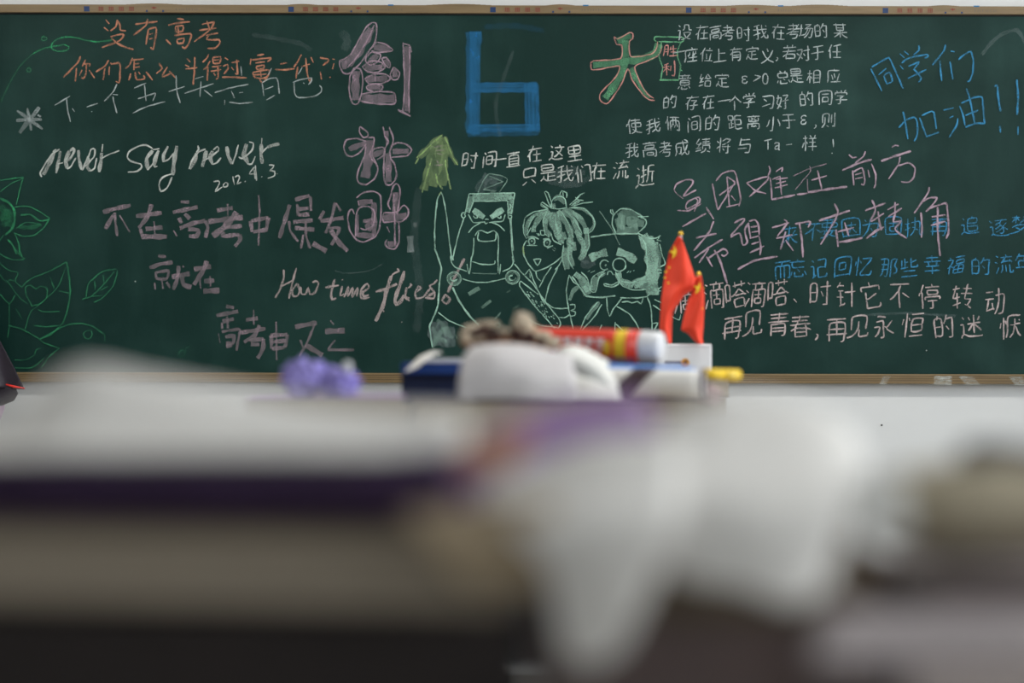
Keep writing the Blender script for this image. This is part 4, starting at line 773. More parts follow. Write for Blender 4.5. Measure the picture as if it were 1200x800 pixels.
def sheet(name, pts, mat_, label, cat, nu=None, th=0.0006, group=None, parent=None, wr=0.0):
    """curved sheet: grid of points (rows of Vectors) -> smooth thin surface with real thickness"""
    rows, cols = len(pts), len(pts[0])
    # refine with Catmull-Rom in both directions
    def cr(a, b, c, d, t): return 0.5 * ((2 * b) + (c - a) * t + (2 * a - 5 * b + 4 * c - d) * t * t + (3 * b - a - 3 * c + d) * t ** 3)
    def dens(l, k):
        o = []
        for i in range(len(l) - 1):
            p0 = l[i - 1] if i else l[0] * 2 - l[1]; p3 = l[i + 2] if i + 2 < len(l) else l[-1] * 2 - l[-2]
            for j in range(k): o.append(cr(p0, l[i], l[i + 1], p3, j / k))
        return o + [l[-1]]
    k = 5
    g = [dens([Vector(p) for p in r], k) for r in pts]
    g = list(zip(*[dens(list(c), k) for c in zip(*g)])); H, W = len(g), len(g[0])
    V = []
    for r in g:
        for p in r:
            if wr: p = p + Vector((noise.noise(p * 22), noise.noise(p * 22 + Vector((5, 3, 1))), noise.noise(p * 22 + Vector((9, 1, 7))))) * wr
            V.append(p)
    F = [(i * W + j, i * W + j + 1, (i + 1) * W + j + 1, (i + 1) * W + j) for i in range(H - 1) for j in range(W - 1)]
    o = mesh_obj(name, V, F, mat_, parent, True)
    md = o.modifiers.new('thickness', 'SOLIDIFY'); md.thickness = th; md.offset = 0
    if parent is None: tag(o, label, cat, group)
    return o
def base_on(o): return o

# ---------------- nearest desk (d about 1.3) with its piles
D1 = 1.30
desk(0.0, CAM_Y + 1.42, 'nearest school desk in the foreground, buried under blurred books and papers', w=1.2, dp=0.56)
zd = 0.75
def pile(x, y, items, z0=zd):
    z = z0
    for (w, d, th, rz, cov, lab, dx, dy) in items:
        book(x + dx, y + dy, z, w, d, th - 0.0006, rz, cov, lab, pages=cov); z += th
    return z
# left pile, spines and page edges toward the camera; top at the dark purple book
yl = CAM_Y + 1.36
zl = pile(-0.275, yl, [
    (0.575, 0.22, 0.066, 1, M_black, 'thick black-covered book at the bottom left of the foreground pile', 0.0, 0.00),
    (0.54, 0.215, 0.062, -1, M_black2, 'black book second from the bottom of the left foreground pile', 0.018, 0.0),
    (0.57, 0.22, 0.062, 1, M_black2, 'black book directly below the brown card file, left foreground', 0.0, 0.00),
])
def fbox(x, y, z, w, d, th, rz, label):
    t = empty('document_file', (x, y, z), R(rz), label, 'folder')
    bm = bmesh.new(); add_box(bm, -w / 2, w / 2, -d / 2, d / 2, 0, .002); add_box(bm, -w / 2, w / 2, -d / 2, d / 2, th - .002, th); add_box(bm, -w / 2, w / 2, d / 2 - .002, d / 2, .002, th - .002)
    bm_obj('cover', bm, M_kraft, t)
    n = 5; hh = (th - .004) / n
    for i in range(n):
        box('paper_bundle', -w / 2 + .004 + .004 * (i % 2), w / 2 - .004 - .006 * ((i + 1) % 2), -d / 2 + .002 * (i % 3), d / 2 - .003, .002 + i * hh, .002 + (i + 1) * hh, M_pages, t)
    t.rotation_euler = (0, R(0.9), R(rz))
    return t
TOPZ = 0.9985
fbox(-0.285, yl, zl + 0.005, 0.58, 0.225, TOPZ - zl - 0.013, -1.0, 'thick brown card file of paper bundles in the left foreground pile')
book(-0.285, yl + 0.01, TOPZ + 0.0005, 0.50, 0.205, 0.028, 1.0, M_dpurple, 'dark purple book on top of the left foreground pile under the white sheets', pages=M_dpurple)
def P3(l): return [at(*q) for q in l]
s1 = [P3([(-120, 537, 1.255), (0, 536, 1.255), (70, 535, 1.255), (200, 534, 1.255), (330, 533, 1.255), (450, 532, 1.26), (540, 520, 1.27)]),
      P3([(-120, 530, 1.31), (10, 522, 1.31), (70, 510, 1.31), (200, 508, 1.31), (330, 510, 1.31), (450, 512, 1.31), (550, 504, 1.31)]),
      P3([(-110, 522, 1.36), (10, 508, 1.36), (80, 475, 1.36), (200, 474, 1.36), (330, 485, 1.36), (440, 492, 1.35), (545, 492, 1.34)]),
      P3([(-110, 515, 1.41), (10, 490, 1.42), (88, 432, 1.42), (190, 446, 1.41), (330, 470, 1.40), (430, 480, 1.39), (530, 484, 1.37)])]
sheet('exam_paper', s1, M_paper, 'large blurred white sheet curling up at its back corner, left foreground', 'paper', th=0.0012)
# lilac notebook between the piles
book_l = empty('notebook', at(655, 560, 1.50), 0, 'lilac notebook leaning behind the foreground papers, centre', 'notebook')
def local(o_, t): 
    o_.parent = t; o_.matrix_parent_inverse = Matrix.Translation(-Vector(t.location)); return o_
q = [P3([(500, 592, 1.42), (620, 590, 1.42), (770, 580, 1.42)]), P3([(545, 525, 1.50), (660, 515, 1.50), (775, 512, 1.50)]), P3([(590, 492, 1.56), (675, 470, 1.56), (752, 464, 1.56)])]
local(sheet('cover', q, M_lilac, None, None, th=0.002, parent=book_l), book_l)
q2 = [[p + Vector((0, 0.006, -0.006)) for p in r] for r in q]
local(sheet('page_block', q2, M_paper, None, None, th=0.008, parent=book_l), book_l)
q = [P3([(500, 556, 1.40), (560, 552, 1.40), (600, 550, 1.41)]), P3([(520, 532, 1.43), (570, 524, 1.43), (620, 515, 1.43)]), P3([(548, 520, 1.46), (585, 506, 1.46), (625, 498, 1.46)])]
sheet('bookmark_card', q, M_rust, 'rust red card between the dark purple book and the lilac notebook', 'card', th=0.0015)

# right pile under the drooping sheets
yr = CAM_Y + 1.40
zr = pile(0.122, yr, [
    (0.21, 0.24, 0.060, 1, M_greycov, 'grey book at the bottom of the right foreground pile', 0.0, 0.0),
    (0.206, 0.23, 0.060, -1, M_brown, 'dark maroon book in the middle of the right foreground pile', 0.0, 0.0),
    (0.21, 0.235, 0.060, 1, M_brown, 'grey brown book second from the top of the right foreground pile', 0.0, 0.0),
    (0.20, 0.225, 0.045, -1, M_kraft, 'brown covered book topmost of the right foreground pile', 0.0, 0.0)])
# drooping white sheets: broad sheet, and strip folded down at its left
b1 = [P3([(800, 478, 1.56), (850, 466, 1.56), (905, 468, 1.56), (965, 480, 1.56), (1000, 500, 1.56)]),
      P3([(770, 508, 1.47), (830, 492, 1.47), (900, 490, 1.47), (975, 500, 1.47), (1015, 530, 1.47)]),
      P3([(720, 548, 1.36), (790, 538, 1.36), (860, 536, 1.36), (960, 545, 1.36), (1010, 562, 1.36)]),
      P3([(725, 585, 1.270), (795, 585, 1.262), (860, 590, 1.258), (945, 595, 1.258), (995, 598, 1.265)]),
      P3([(730, 625, 1.250), (800, 640, 1.242), (865, 650, 1.238), (940, 660, 1.238), (980, 640, 1.248)]),
      P3([(745, 655, 1.248), (805, 680, 1.236), (870, 690, 1.232), (930, 710, 1.232), (970, 690, 1.245)])]
sheet('exam_paper', b1, M_paper, 'broad crumpled white sheet drooping over the right foreground pile', 'paper', th=0.0012, wr=0.003)
b2 = [P3([(570, 565, 1.35), (690, 520, 1.35), (800, 508, 1.35)]),
      P3([(560, 590, 1.29), (690, 562, 1.29), (800, 560, 1.29)]),
      P3([(600, 625, 1.228), (700, 612, 1.226), (795, 608, 1.230)]),
      P3([(640, 670, 1.222), (705, 675, 1.220), (775, 665, 1.224)]),
      P3([(650, 730, 1.222), (700, 735, 1.220), (755, 715, 1.222)]),
      P3([(662, 775, 1.222), (695, 780, 1.220), (730, 760, 1.222)])]
sheet('paper_strip', b2, M_paper, 'narrow white paper strip hanging down the front of the pile, centre foreground', 'paper', th=0.0012, wr=0.002)
b3 = [P3([(470, 598, 1.236), (560, 592, 1.236), (650, 585, 1.236)]), P3([(500, 640, 1.232), (570, 640, 1.232), (650, 640, 1.232)]), P3([(540, 685, 1.232), (600, 695, 1.232), (650, 690, 1.232)])]
sheet('brown_paper', b3, mat('tan_paper', (0.42, 0.33, 0.22), 0.8, 0.1), 'tan paper flap left of the hanging white strip', 'paper', th=0.001)
# brown pouch at the right with dark zip
pouch = empty('pencil_pouch', at(1130, 740, 1.30), 0, 'blurred khaki brown pencil pouch at the right edge of the foreground', 'pencil case')
def lump(name, c, r, mt, parent, amp=0.15, sc=9, seed=0, sub_=4):
    bm = bmesh.new(); bmesh.ops.create_icosphere(bm, subdivisions=sub_, radius=1)
    for v in bm.verts:
        n = noise.noise(v.co * 1.3 + Vector((seed, 0, 0))) * amp * 2 + noise.noise(v.co * 3.5 + Vector((0, seed, 0))) * amp
        co = v.co * (1 + n); v.co = Vector(c) + Vector((co.x * r[0], co.y * r[1], co.z * r[2]))
    return local(bm_obj(name, bm, mt, parent, True), parent) if parent is not None else bm_obj(name, bm, mt, None, True)
M_khaki = mat('khaki_canvas', (0.46, 0.40, 0.29), 0.85, 0.15, 14, 0.3, 60)
M_dkhaki = mat('dark_khaki', (0.06, 0.055, 0.05), 0.8, 0.15, 14)
pc = at(1168, 594, 1.36)
lump('pouch_body', pc, (0.094, 0.05, 0.033), M_khaki, pouch, 0.07, seed=3)
zp = [at(1075, 572, 1.335), at(1110, 554, 1.34), at(1150, 546, 1.345), at(1200, 544, 1.345), at(1250, 552, 1.34)]
local(tube('zip', zp, [0.004, 0.006, 0.008, 0.008, 0.006], M_dkhaki, pouch, 10), pouch)
book(0.395, CAM_Y + 1.37, 0.75, 0.30, 0.22, 0.105, 2, M_greycov, 'dark grey book at the very bottom right under the mauve one', pages=mat('dim_pages', (0.20, 0.165, 0.15), 0.8, 0.15, 12, stretch=(1, 1, 20)))
book(0.39, CAM_Y + 1.36, 0.855, 0.30, 0.215, 0.075, -2, mat('mauve_grey_cover', (0.36, 0.31, 0.31), 0.6, 0.12), 'mauve grey book carrying the khaki pouch at the bottom right', pages=mat('greyish_pages', (0.68, 0.60, 0.58), 0.8, 0.15, 12, stretch=(1, 1, 20)))
book(0.385, CAM_Y + 1.37, 0.9302, 0.27, 0.20, 0.024, 2, M_brown, 'thin dark brown book added as the shadow between the khaki pouch and the mauve grey book', pages=M_brown)  # dark book added to stand in for the pouch's shadow
mp_ = [P3([(945, 775, 1.19), (1060, 780, 1.19), (1260, 770, 1.19)]), P3([(960, 738, 1.215), (1070, 738, 1.215), (1260, 735, 1.215)]), P3([(975, 712, 1.24), (1080, 712, 1.24), (1260, 712, 1.24)])]
sheet('light_catching_sheet', mp_, mat('mauve_paper', (0.42, 0.37, 0.37), 0.8, 0.06, 12), 'pale mauve sheet added to catch top light at the bottom right corner', 'paper', th=0.0015)  # invented sheet, sloped to catch top light and brighten this corner
e1 = [P3([(985, 628, 1.275), (1020, 622, 1.275), (1065, 618, 1.275)]), P3([(990, 588, 1.285), (1025, 582, 1.285), (1060, 585, 1.285)]), P3([(1005, 562, 1.29), (1035, 556, 1.29), (1060, 562, 1.29)])]
sheet('scrap_paper', e1, M_paperg, 'small pale scrap of paper between the white sheet and the khaki pouch', 'paper', th=0.001, wr=0.004)
lump('strap_bundle', at(1162, 549, 1.385), (0.032, 0.02, 0.015), M_dkhaki, pouch, 0.3, seed=8)

# ---------------- middle desks
desk(-0.06, CAM_Y + 3.62, 'second desk row, hidden behind the foreground papers, carrying the crumpled tissues', w=1.2, dp=0.46)
desk(0.04, CAM_Y + 4.28, 'third desk row carrying the red tube and the rolled newspaper', w=1.2, dp=0.46)
desk(0.12, CAM_Y + 5.48, 'farthest desk carrying the white box with two flags', w=1.2, dp=0.46)
def stack(x, y, z1, covs, labs, w=0.26, d=0.19, z0=0.75, top=None):
    th = (z1 - z0) / len(covs)
    for i, (c, l) in enumerate(zip(covs, labs)):
        book(x + (0.006, -0.008, 0.003, 0.0)[i % 4], y, z0 + i * th, w + (0, .006, -.01)[i % 3], d, th - 0.0005, (2, -3, 1, 4)[i % 4], c, l, pages=(top if top and i == len(covs) - 1 else M_pages))
zt1 = 1.1 - 62 / FPX * 3.6
stack(-0.31, CAM_Y + 3.56, zt1, [M_white, M_greycov, M_blue, M_lilac], ['white book lowest under the purple tissue', 'grey book second under the purple tissue', 'blue book third under the purple tissue', 'lilac book directly under the purple tissue'])
# purple crumpled tissue
M_tis = mat('violet_tissue', (0.42, 0.36, 0.82), 0.7, 0.14, 18)
ti = empty('tissue', (-0.31, CAM_Y + 3.5, zt1), 0, 'crumpled violet plastic bag with a white knob on it, left of centre', 'bag')
def crumple(name, c, r, mt, parent, seed, amp=0.28):
    bm = bmesh.new(); bmesh.ops.create_icosphere(bm, subdivisions=4, radius=1)
    for v in bm.verts:
        p = v.co.copy(); n = abs(noise.noise(p * 2.2 + Vector((seed, 1, 2)))) * amp * 2.2 + noise.noise(p * 5 + Vector((seed, 0, 4))) * amp * 0.6
        co = p * (0.82 + n); v.co = Vector(c) + Vector((co.x * r[0], co.y * r[1], co.z * r[2]))
    o = bm_obj(name, bm, mt, parent, False)
    return local(o, parent) if parent is not None else o
crumple('fold', at(358, 443, 3.5) , (0.038, 0.03, 0.031), M_tis, ti, 2)
crumple('fold', at(395, 448, 3.5), (0.040, 0.03, 0.024), M_tis, ti, 5)
crumple('knob', at(407, 430, 3.48), (0.009, 0.008, 0.011), M_white, ti, 7, 0.05)

zt2 = 1.1 - 67 / FPX * 4.1
labs = ['maroon book at the bottom of the tall middle stack', 'white book second in the tall middle stack', 'blue book third in the tall middle stack', 'grey book fourth in the tall middle stack', 'dark maroon book topmost of the tall middle stack']
stack(0.02, CAM_Y + 3.62, 1.1 - 68 / FPX * 3.6, [M_greycov, M_blue, M_white, M_maroon], ['grey book lowest below the curved white paper', 'blue book second below the curved white paper', 'white book third below the curved white paper', 'maroon book directly below the curved white paper'], 0.38, 0.26)
stack(0.20, CAM_Y + 4.22, zt2, [M_maroon, M_white, M_blue, M_greycov, M_maroon], labs, 0.40, 0.22)
# blue and white book at the left of the pile
zt3 = 1.1 - 37 / FPX * 4.3
stack(-0.145, CAM_Y + 4.30, zt3, [M_greycov, M_kraft, M_maroon, M_kraft, M_black], ['grey book lowest in the stack under the blue book', 'brown book second under the blue book', 'maroon book third under the blue book', 'tan brown book fourth in the stack under the blue book', 'black book directly under the blue book'], 0.16, 0.21, top=M_navyc)
bb = book(-0.135, CAM_Y + 4.28, zt3, 0.155, 0.22, 0.022, -3, M_blue, 'blue and white book sticking out at the left of the heap', pages=M_blue)
bs = [P3([(474, 436, 4.11), (488, 431, 4.12), (502, 420, 4.13)]), P3([(480, 430, 4.15), (496, 419, 4.16), (510, 415, 4.18)]), P3([(492, 418, 4.22), (506, 412.5, 4.23), (518, 413, 4.24)])]
sheet('paper_cover', bs, M_paper, 'white flyer bent over the left corner of the blue book', 'paper', th=0.0015)
whb = book(-0.118, CAM_Y + 4.30, zt3 + 0.0225, 0.115, 0.19, 0.006, 2, M_white, 'thin white booklet lying on the blue book at the left of the heap', pages=M_white)
# brown and cream crumpled heap
M_cream = mat('cream_fabric', (0.60, 0.50, 0.38), 0.85, 0.15, 40)
M_choc = mat('chocolate_fabric', (0.055, 0.020, 0.016), 0.85, 0.2, 40)
M_tanb = mat('tan_fabric', (0.42, 0.24, 0.15), 0.85, 0.2, 40)
hp = empty('animal_print_scarf', at(595, 430, 3.9), 0, 'crumpled brown and cream patterned scarf behind the curved white paper', 'scarf')
for i, (px, py, rx, rz_, mt) in enumerate([(556, 396, .022, .014, M_cream), (552, 406, .016, .012, M_tanb), (572, 402, .022, .014, M_tanb), (566, 393, .014, .009, M_choc), (583, 399, .020, .008, M_choc), (585, 407, .03, .012, M_cream),
        (612, 386, .017, .020, M_cream), (606, 397, .014, .014, M_choc), (621, 395, .016, .014, M_tanb), (616, 401, .018, .009, M_choc), (632, 401, .020, .012, M_cream), (640, 406, .016, .008, M_choc), (598, 412, .05, .014, M_tanb), (572, 386, .02, .006, M_cream)]):
    crumple('fold', at(px, py - 6, 3.93 + 0.012 * (i % 3)), (rx * 1.15, 0.02, rz_ * 1.2), mt, hp, i * 3.1, 0.25)
for k_, (px, py, rx, rz_, mt) in enumerate([(558, 392, .012, .007, M_choc), (577, 396, .014, .007, M_choc), (606, 395, .009, .012, M_choc), (619, 399, .012, .008, M_choc), (634, 402, .010, .006, M_choc), (546, 398, .010, .010, M_cream), (646, 403, .016, .009, M_cream), (590, 390, .012, .005, M_cream)]):
    crumple('fold', at(px, py - 2, 3.88), (rx, 0.012, rz_), mt, hp, 80 + k_ * 2.7, 0.3)
crumple('fold', at(594, 430, 3.95), (0.075, 0.03, 0.034), M_tanb, hp, 50, 0.15)
# curved white paper over the stack (in front)
cw = [P3([(536, 468, 3.50), (575, 468, 3.50), (625, 468, 3.50), (672, 467, 3.52)]),
      P3([(538, 440, 3.52), (575, 440, 3.51), (625, 444, 3.51), (676, 448, 3.53)]),
      P3([(546, 414, 3.57), (580, 411, 3.56), (622, 418, 3.57), (672, 430, 3.58)]),
      P3([(556, 405, 3.66), (585, 403, 3.66), (622, 406, 3.66), (668, 416, 3.66)]),
      P3([(560, 420, 3.72), (590, 418, 3.72), (622, 420, 3.72), (655, 430, 3.70)])]
sheet('exam_paper', cw, mat('grey_white_paper', (0.60, 0.57, 0.57), 0.8, 0.05, 12), 'curved blank white paper arching over the middle stack of books', 'paper', th=0.0015, wr=0.002)
# rolled newspaper
def roll(name, a, b, r, parent, mt, label=None, turns=2.2, cat='newspaper'):
    a, b = Vector(a), Vector(b); ax = (b - a).normalized(); u = ax.cross(Vector((0, 0, 1))).normalized(); v = ax.cross(u)
    V, F = [], []; n = int(turns * 22)
    for i in range(n + 1):
        q = i / 22 * 2 * math.pi; rr = r * (0.62 + 0.38 * i / n)
        for e in range(9): V.append(a.lerp(b, e / 8) + (u * math.cos(q) + v * math.sin(q)) * rr)
    for i in range(n):
        for e in range(8): F.append((i * 9 + e, i * 9 + e + 1, (i + 1) * 9 + e + 1, (i + 1) * 9 + e))
    o = mesh_obj(name, V, F, mt, parent, True); md = o.modifiers.new('t', 'SOLIDIFY'); md.thickness = 0.0008
    return o
np_ = empty('newspaper_roll', at(735, 466, 4.08), 0, 'rolled white newspaper with a dark printed band lying below the red tube', 'newspaper')
a, b = at(664, 446, 4.10), at(826, 449, 4.06)
local(roll('paper_roll', a, b, 0.0275, np_, M_paper), np_)
def band(name, t0, t1, r, mt, sk=0.0):
    V, F = [], []; ax = (b - a).normalized(); u = ax.cross(Vector((0, 0, 1))).normalized(); v = ax.cross(u); N_ = 40
    for i in range(N_):
        q = i / N_ * 2 * math.pi; off = sk * math.sin(q)
        for t_ in (t0, t1): V.append(a.lerp(b, t_ + off) + (u * math.cos(q) + v * math.sin(q)) * r)
    for i in range(N_): j = (i + 1) % N_; F.append((i * 2, i * 2 + 1, j * 2 + 1, j * 2))
    o = mesh_obj(name, V, F, mt, np_, True); o.modifiers.new('t', 'SOLIDIFY').thickness = 0.0004; return local(o, np_)
band('printed_band', 0.40, 0.56, 0.0283, M_maroon, -0.10); band('printed_band', 0.975, 1.0, 0.0283, M_dpurple, 0.0)
# newspaper flap with grey print arching at the left of the roll
nf = [P3([(646, 468, 3.74), (690, 468, 3.74), (728, 467, 3.74)]), P3([(640, 440, 3.84), (682, 436, 3.84), (722, 446, 3.88)]),
      P3([(642, 418, 3.92), (670, 407, 3.92), (712, 428, 3.95)]), P3([(650, 414, 4.0), (676, 405, 4.0), (715, 424, 4.0)])]
nfo = sheet('newspaper_sheet', nf, M_paperg, 'folded newspaper sheet with a grey printed picture beside the roll', 'newspaper', th=0.001)
pr = [P3([(656, 420, 3.80), (672, 418, 3.80), (694, 426, 3.80)]), P3([(666, 430, 3.775), (688, 430, 3.775), (708, 440, 3.785)]), P3([(682, 441, 3.77), (697, 445, 3.77), (716, 452, 3.785)])]
prt = sheet('printed_picture', pr, M_ink, None, None, th=0.0006, parent=nfo)
# blue ruler-like strip and yellow pen
st = [P3([(706, 432, 4.18), (760, 434, 4.18), (822, 434, 4.18)]), P3([(708, 426, 4.24), (762, 428, 4.24), (800, 428, 4.24)])]
sheet('plastic_ruler', st, M_blueprint, 'blue plastic ruler lying between the red tube and the rolled newspaper', 'ruler', th=0.003)
pen = empty('highlighter_pen', at(846, 438, 4.3), 0, 'yellow highlighter pen at the right end of the newspaper roll', 'pen')
pa, pb = at(822, 437, 4.28), at(868, 439, 4.32)
local(tube('barrel', [pa, pa.lerp(pb, .62)], 0.0105, M_yel, pen, 20), pen)
local(tube('cap', [pa.lerp(pb, .60), pa.lerp(pb, .64), pa.lerp(pb, .95), pb], [0.0112, 0.0118, 0.0110, 0.006], M_yel, pen, 20), pen)
local(tube('clip', [pa.lerp(pb, .64) + Vector((0, -.0125, 0)), pa.lerp(pb, .9) + Vector((0, -.0125, 0))], 0.0018, mat('pale_yellow', (0.85, 0.75, 0.30), 0.4), pen, 8), pen)
# small scraps right of the roll
hb = empty('paper_scraps', at(832, 462, 4.1), 0, 'small crumpled pinkish wrapper at the right end of the heap', 'wrapper')
crumple('fold', at(832, 462, 4.12), (0.022, 0.02, 0.020), mat('pink_wrapper', (0.48, 0.36, 0.36), 0.7, 0.3, 60), hb, 21, 0.3)
crumple('fold', at(823, 452, 4.12), (0.012, 0.012, 0.012), M_dpurple, hb, 25, 0.3)

# red tube with white cap
tb = empty('glue_tube', at(700, 403, 4.34), 0, 'red tube with white lettering, yellow band and white cap lying on the heap', 'tube')
ta, te = at(622, 402, 4.38), at(751, 406, 4.30); tc_ = at(777, 407, 4.285)
rt = 0.0335
ax = (te - ta).normalized()
bm = bmesh.new(); tube_verts([ta, ta + ax * .004, ta.lerp(te, .3), ta.lerp(te, .7), te], [rt * .92, rt, rt, rt, rt], 40, True, bm)
local(bm_obj('barrel', bm, M_redp2, tb, True), tb)
bm = bmesh.new(); tube_verts([te, te + ax * .003, te.lerp(tc_, .75), te.lerp(tc_, .94), tc_], [rt * .96, rt * .99, rt * .97, rt * .9, rt * .75], 40, True, bm)
local(bm_obj('cap', bm, M_white, tb, True), tb)
def tband(name, t0, t1, mt, r=rt * 1.012):
    bm = bmesh.new(); tube_verts([ta.lerp(te, t0), ta.lerp(te, t1)], r, 40, False, bm)
    o = bm_obj(name, bm, mt, tb, True); return local(o, tb)
tband('yellow_band', .80, .895, M_yel); 
u_ = ax.cross(Vector((0, 0, 1))).normalized(); v_ = ax.cross(u_)
def patch(name, t0, t1, q0, q1, mt, r=rt * 1.02):
    V, F = [], []; n = 6
    for i in range(n + 1):
        q = q0 + (q1 - q0) * i / n
        for t_ in (t0, t1): V.append(ta.lerp(te, t_) + (u_ * math.cos(q) + v_ * math.sin(q)) * r)
    for i in range(n): F.append((i * 2, i * 2 + 1, i * 2 + 3, i * 2 + 2))
    o = mesh_obj(name, V, F, mt, tb, True); return local(o, tb)
# angle facing the camera is the direction of -y
qc = math.atan2(Vector((0, -1, 0)).dot(v_), Vector((0, -1, 0)).dot(u_)); sgn = 1 if v_.z > 0 else -1
up = lambda q: qc + sgn * q
for i in range(5):                                   # two rows of white lettering
    t0 = .25 + i * .098
    for dq in (.42, .20): patch('lettering', t0, t0 + .070, up(dq), up(dq - .12), M_white)
    for dt in (.012, .042): patch('lettering', t0 + dt, t0 + dt + .014, up(.42), up(.05), M_white)
    patch('lettering', t0, t0 + .06, up(-.12), up(-.24), M_white); patch('lettering', t0 + .01, t0 + .03, up(-.28), up(-.42), M_white)
patch('emblem', .71, .765, up(.25), up(-.55), M_yel); patch('emblem', .02, .16, up(.3), up(-.8), M_yel); patch('emblem', .16, .21, up(-.3), up(-.9), M_yel)
patch('lilac_strip', .35, .98, up(-.75), up(-1.1), M_lilac)
# heap carrying the tube
stack(0.175, CAM_Y + 4.42, 1.1 - (430 - 400) / FPX * 4.34 - 0.004, [M_greycov, M_maroon, M_white, M_kraft, M_greycov, M_blue], ['grey book lowest below the red tube', 'maroon book second below the red tube', 'white book third below the red tube', 'brown book fourth below the red tube', 'grey book fifth below the red tube', 'blue book directly below the red tube'], 0.30, 0.14)

# ---------------- white box with two small flags
d5 = 5.5
bx0, bx1, bt, bb_ = at(768, 402, d5), at(833, 402, d5), at(800, 402.5, d5).z, 0.0
zbx = at(800, 440, d5).z
stack((bx0.x + bx1.x) / 2, CAM_Y + d5 + 0.02, zbx, [M_kraft, M_greycov, M_blue, M_white, M_maroon], ['brown book lowest below the flag box', 'grey book second below the flag box', 'blue book third below the flag box', 'white book fourth below the flag box', 'maroon book directly below the flag box'], 0.21, 0.15)
fb = empty('storage_box', ((bx0.x + bx1.x) / 2, CAM_Y + d5, zbx), 0, 'small white plastic box with an orange round logo behind the two flags', 'box')
hw = (bx1.x - bx0.x) / 2
bm = bmesh.new(); add_box(bm, -hw, hw, -0.03, 0.03, 0, bt - zbx, 0.006, 3); bm_obj('box_body', bm, M_white, fb, False)
box('lid_edge', -hw + .0005, hw - .0005, -0.0305, 0.0305, (bt - zbx) * .93, (bt - zbx) * .945, mat('seam_grey', (0.5, 0.5, 0.52), 0.5), fb)
lx = at(802, 424, d5).x - fb.location.x; lz = at(802, 424, d5).z - zbx
bm = bmesh.new(); tube_verts([(lx, -0.0312, lz), (lx, -0.0298, lz)], 0.0105, 24, True, bm); bm_obj('logo', bm, M_orange, fb)
bm = bmesh.new()
for k in range(5): add_box(bm, lx - .052 + k * .0085, lx - .052 + k * .0085 + .006, -.0308, -.0298, lz - .002, lz + .0035)
bm_obj('printed_word', bm, M_dpurple, fb)
box('blue_strip', -hw + .004, lx + .012, -.0308, -.0298, lz - .021, lz - .013, M_blueprint, fb)
bm = bmesh.new(); add_box(bm, lx - .006, lx + .006, -.0318, -.0308, lz - .001, lz + .001); add_box(bm, lx - .001, lx + .004, -.0318, -.0308, lz + .001, lz + .006); bm_obj('logo_mark', bm, M_dpurple, fb)

def star(bm, cx, cz, r, y, rot=0.0, sq=0.62):
    P_ = []
    for k in range(10):
        q = math.pi / 2 + rot + k * math.pi / 5; rr = r if k % 2 == 0 else r * 0.4
        P_.append((cx + math.cos(q) * rr * sq, cz + math.sin(q) * rr))
    return P_
def flag(label, top, base, outline_l, outline_r, pleats, d, stars, knob_r):
    """pole + finial + draped cloth. outlines are lists of (px,py) down each side"""
    t = empty('table_flag', base, 0, label, 'flag', None)
    local(tube('pole', [base, top], 0.0022, M_white, t, 10), t)
    local(tube('pole_sleeve', [top + Vector((0, 0, -.012)), top], 0.0034, M_white, t, 12), t)
    bm = bmesh.new(); bmesh.ops.create_uvsphere(bm, u_segments=16, v_segments=10, radius=knob_r)
    for v in bm.verts: v.co = v.co + top + Vector((0, 0, knob_r * .6))
    local(bm_obj('finial', bm, M_gold, t, True), t)
    n, m_ = 40, 26
    def samp(l, q):
        L = [0]
        for i in range(len(l) - 1): L.append(L[-1] + math.hypot(l[i + 1][0] - l[i][0], l[i + 1][1] - l[i][1]))
        s = q * L[-1]
        for i in range(len(l) - 1):
            if s <= L[i + 1] or i == len(l) - 2:
                k = (s - L[i]) / max(1e-6, L[i + 1] - L[i]); return (l[i][0] + (l[i + 1][0] - l[i][0]) * k, l[i][1] + (l[i + 1][1] - l[i][1]) * k)
    def dep(u, q): return d - 0.010 + 0.013 * math.sin(u * math.pi * pleats + q * 2.2 + 0.6) * min(1, q * 3 + .15) + 0.004 * math.sin(q * 7 + u * 3)
    V, F = [], []
    for i in range(n + 1):
        q = i / n; l, r = samp(outline_l, q), samp(outline_r, q)
        for j in range(m_ + 1):
            u = j / m_; V.append(at(l[0] + (r[0] - l[0]) * u, l[1] + (r[1] - l[1]) * u, dep(u, q)))
    for i in range(n):
        for j in range(m_): k = i * (m_ + 1) + j; F.append((k, k + 1, k + m_ + 2, k + m_ + 1))
    o = mesh_obj('cloth', V, F, M_red, t, True); o.modifiers.new('t', 'SOLIDIFY').thickness = 0.0006; local(o, t)
    for (sx, sy, sr_, srot, sq, u, q) in stars:
        pts = star(None, sx, -sy, sr_, 0, srot, sq)
        dd = dep(u, q) - 0.004
        cen = at(sx, sy, dd); V = [cen + Vector((0, -.0006, 0))] + [at(a_, -c_, dd) for a_, c_ in pts]
        F = [(0, 1 + k, 1 + (k + 1) % 10) for k in range(10)]
        so = mesh_obj('star', V, F, M_yel, t); so.modifiers.new('t', 'SOLIDIFY').thickness = 0.0008; local(so, t)
    return t
flag('larger red table flag with yellow stars, left of the pair on the white box', at(797.5, 275, d5), at(780, 402, d5),
     [(794, 277), (784, 295), (779, 320), (775, 350), (773, 385), (783, 402)],
     [(798, 277), (806, 300), (818, 336), (802, 345), (788, 365), (787, 402)], 1.6, d5,
     [(791, 295.5, 8.5, .15, .85, .3, .2), (784, 313, 2, 0, 1, .2, .3), (780, 318, 2, .3, 1, .15, .35), (779, 325, 2, .6, 1, .15, .4), (783, 331, 2, .2, 1, .2, .42)], 0.0065)
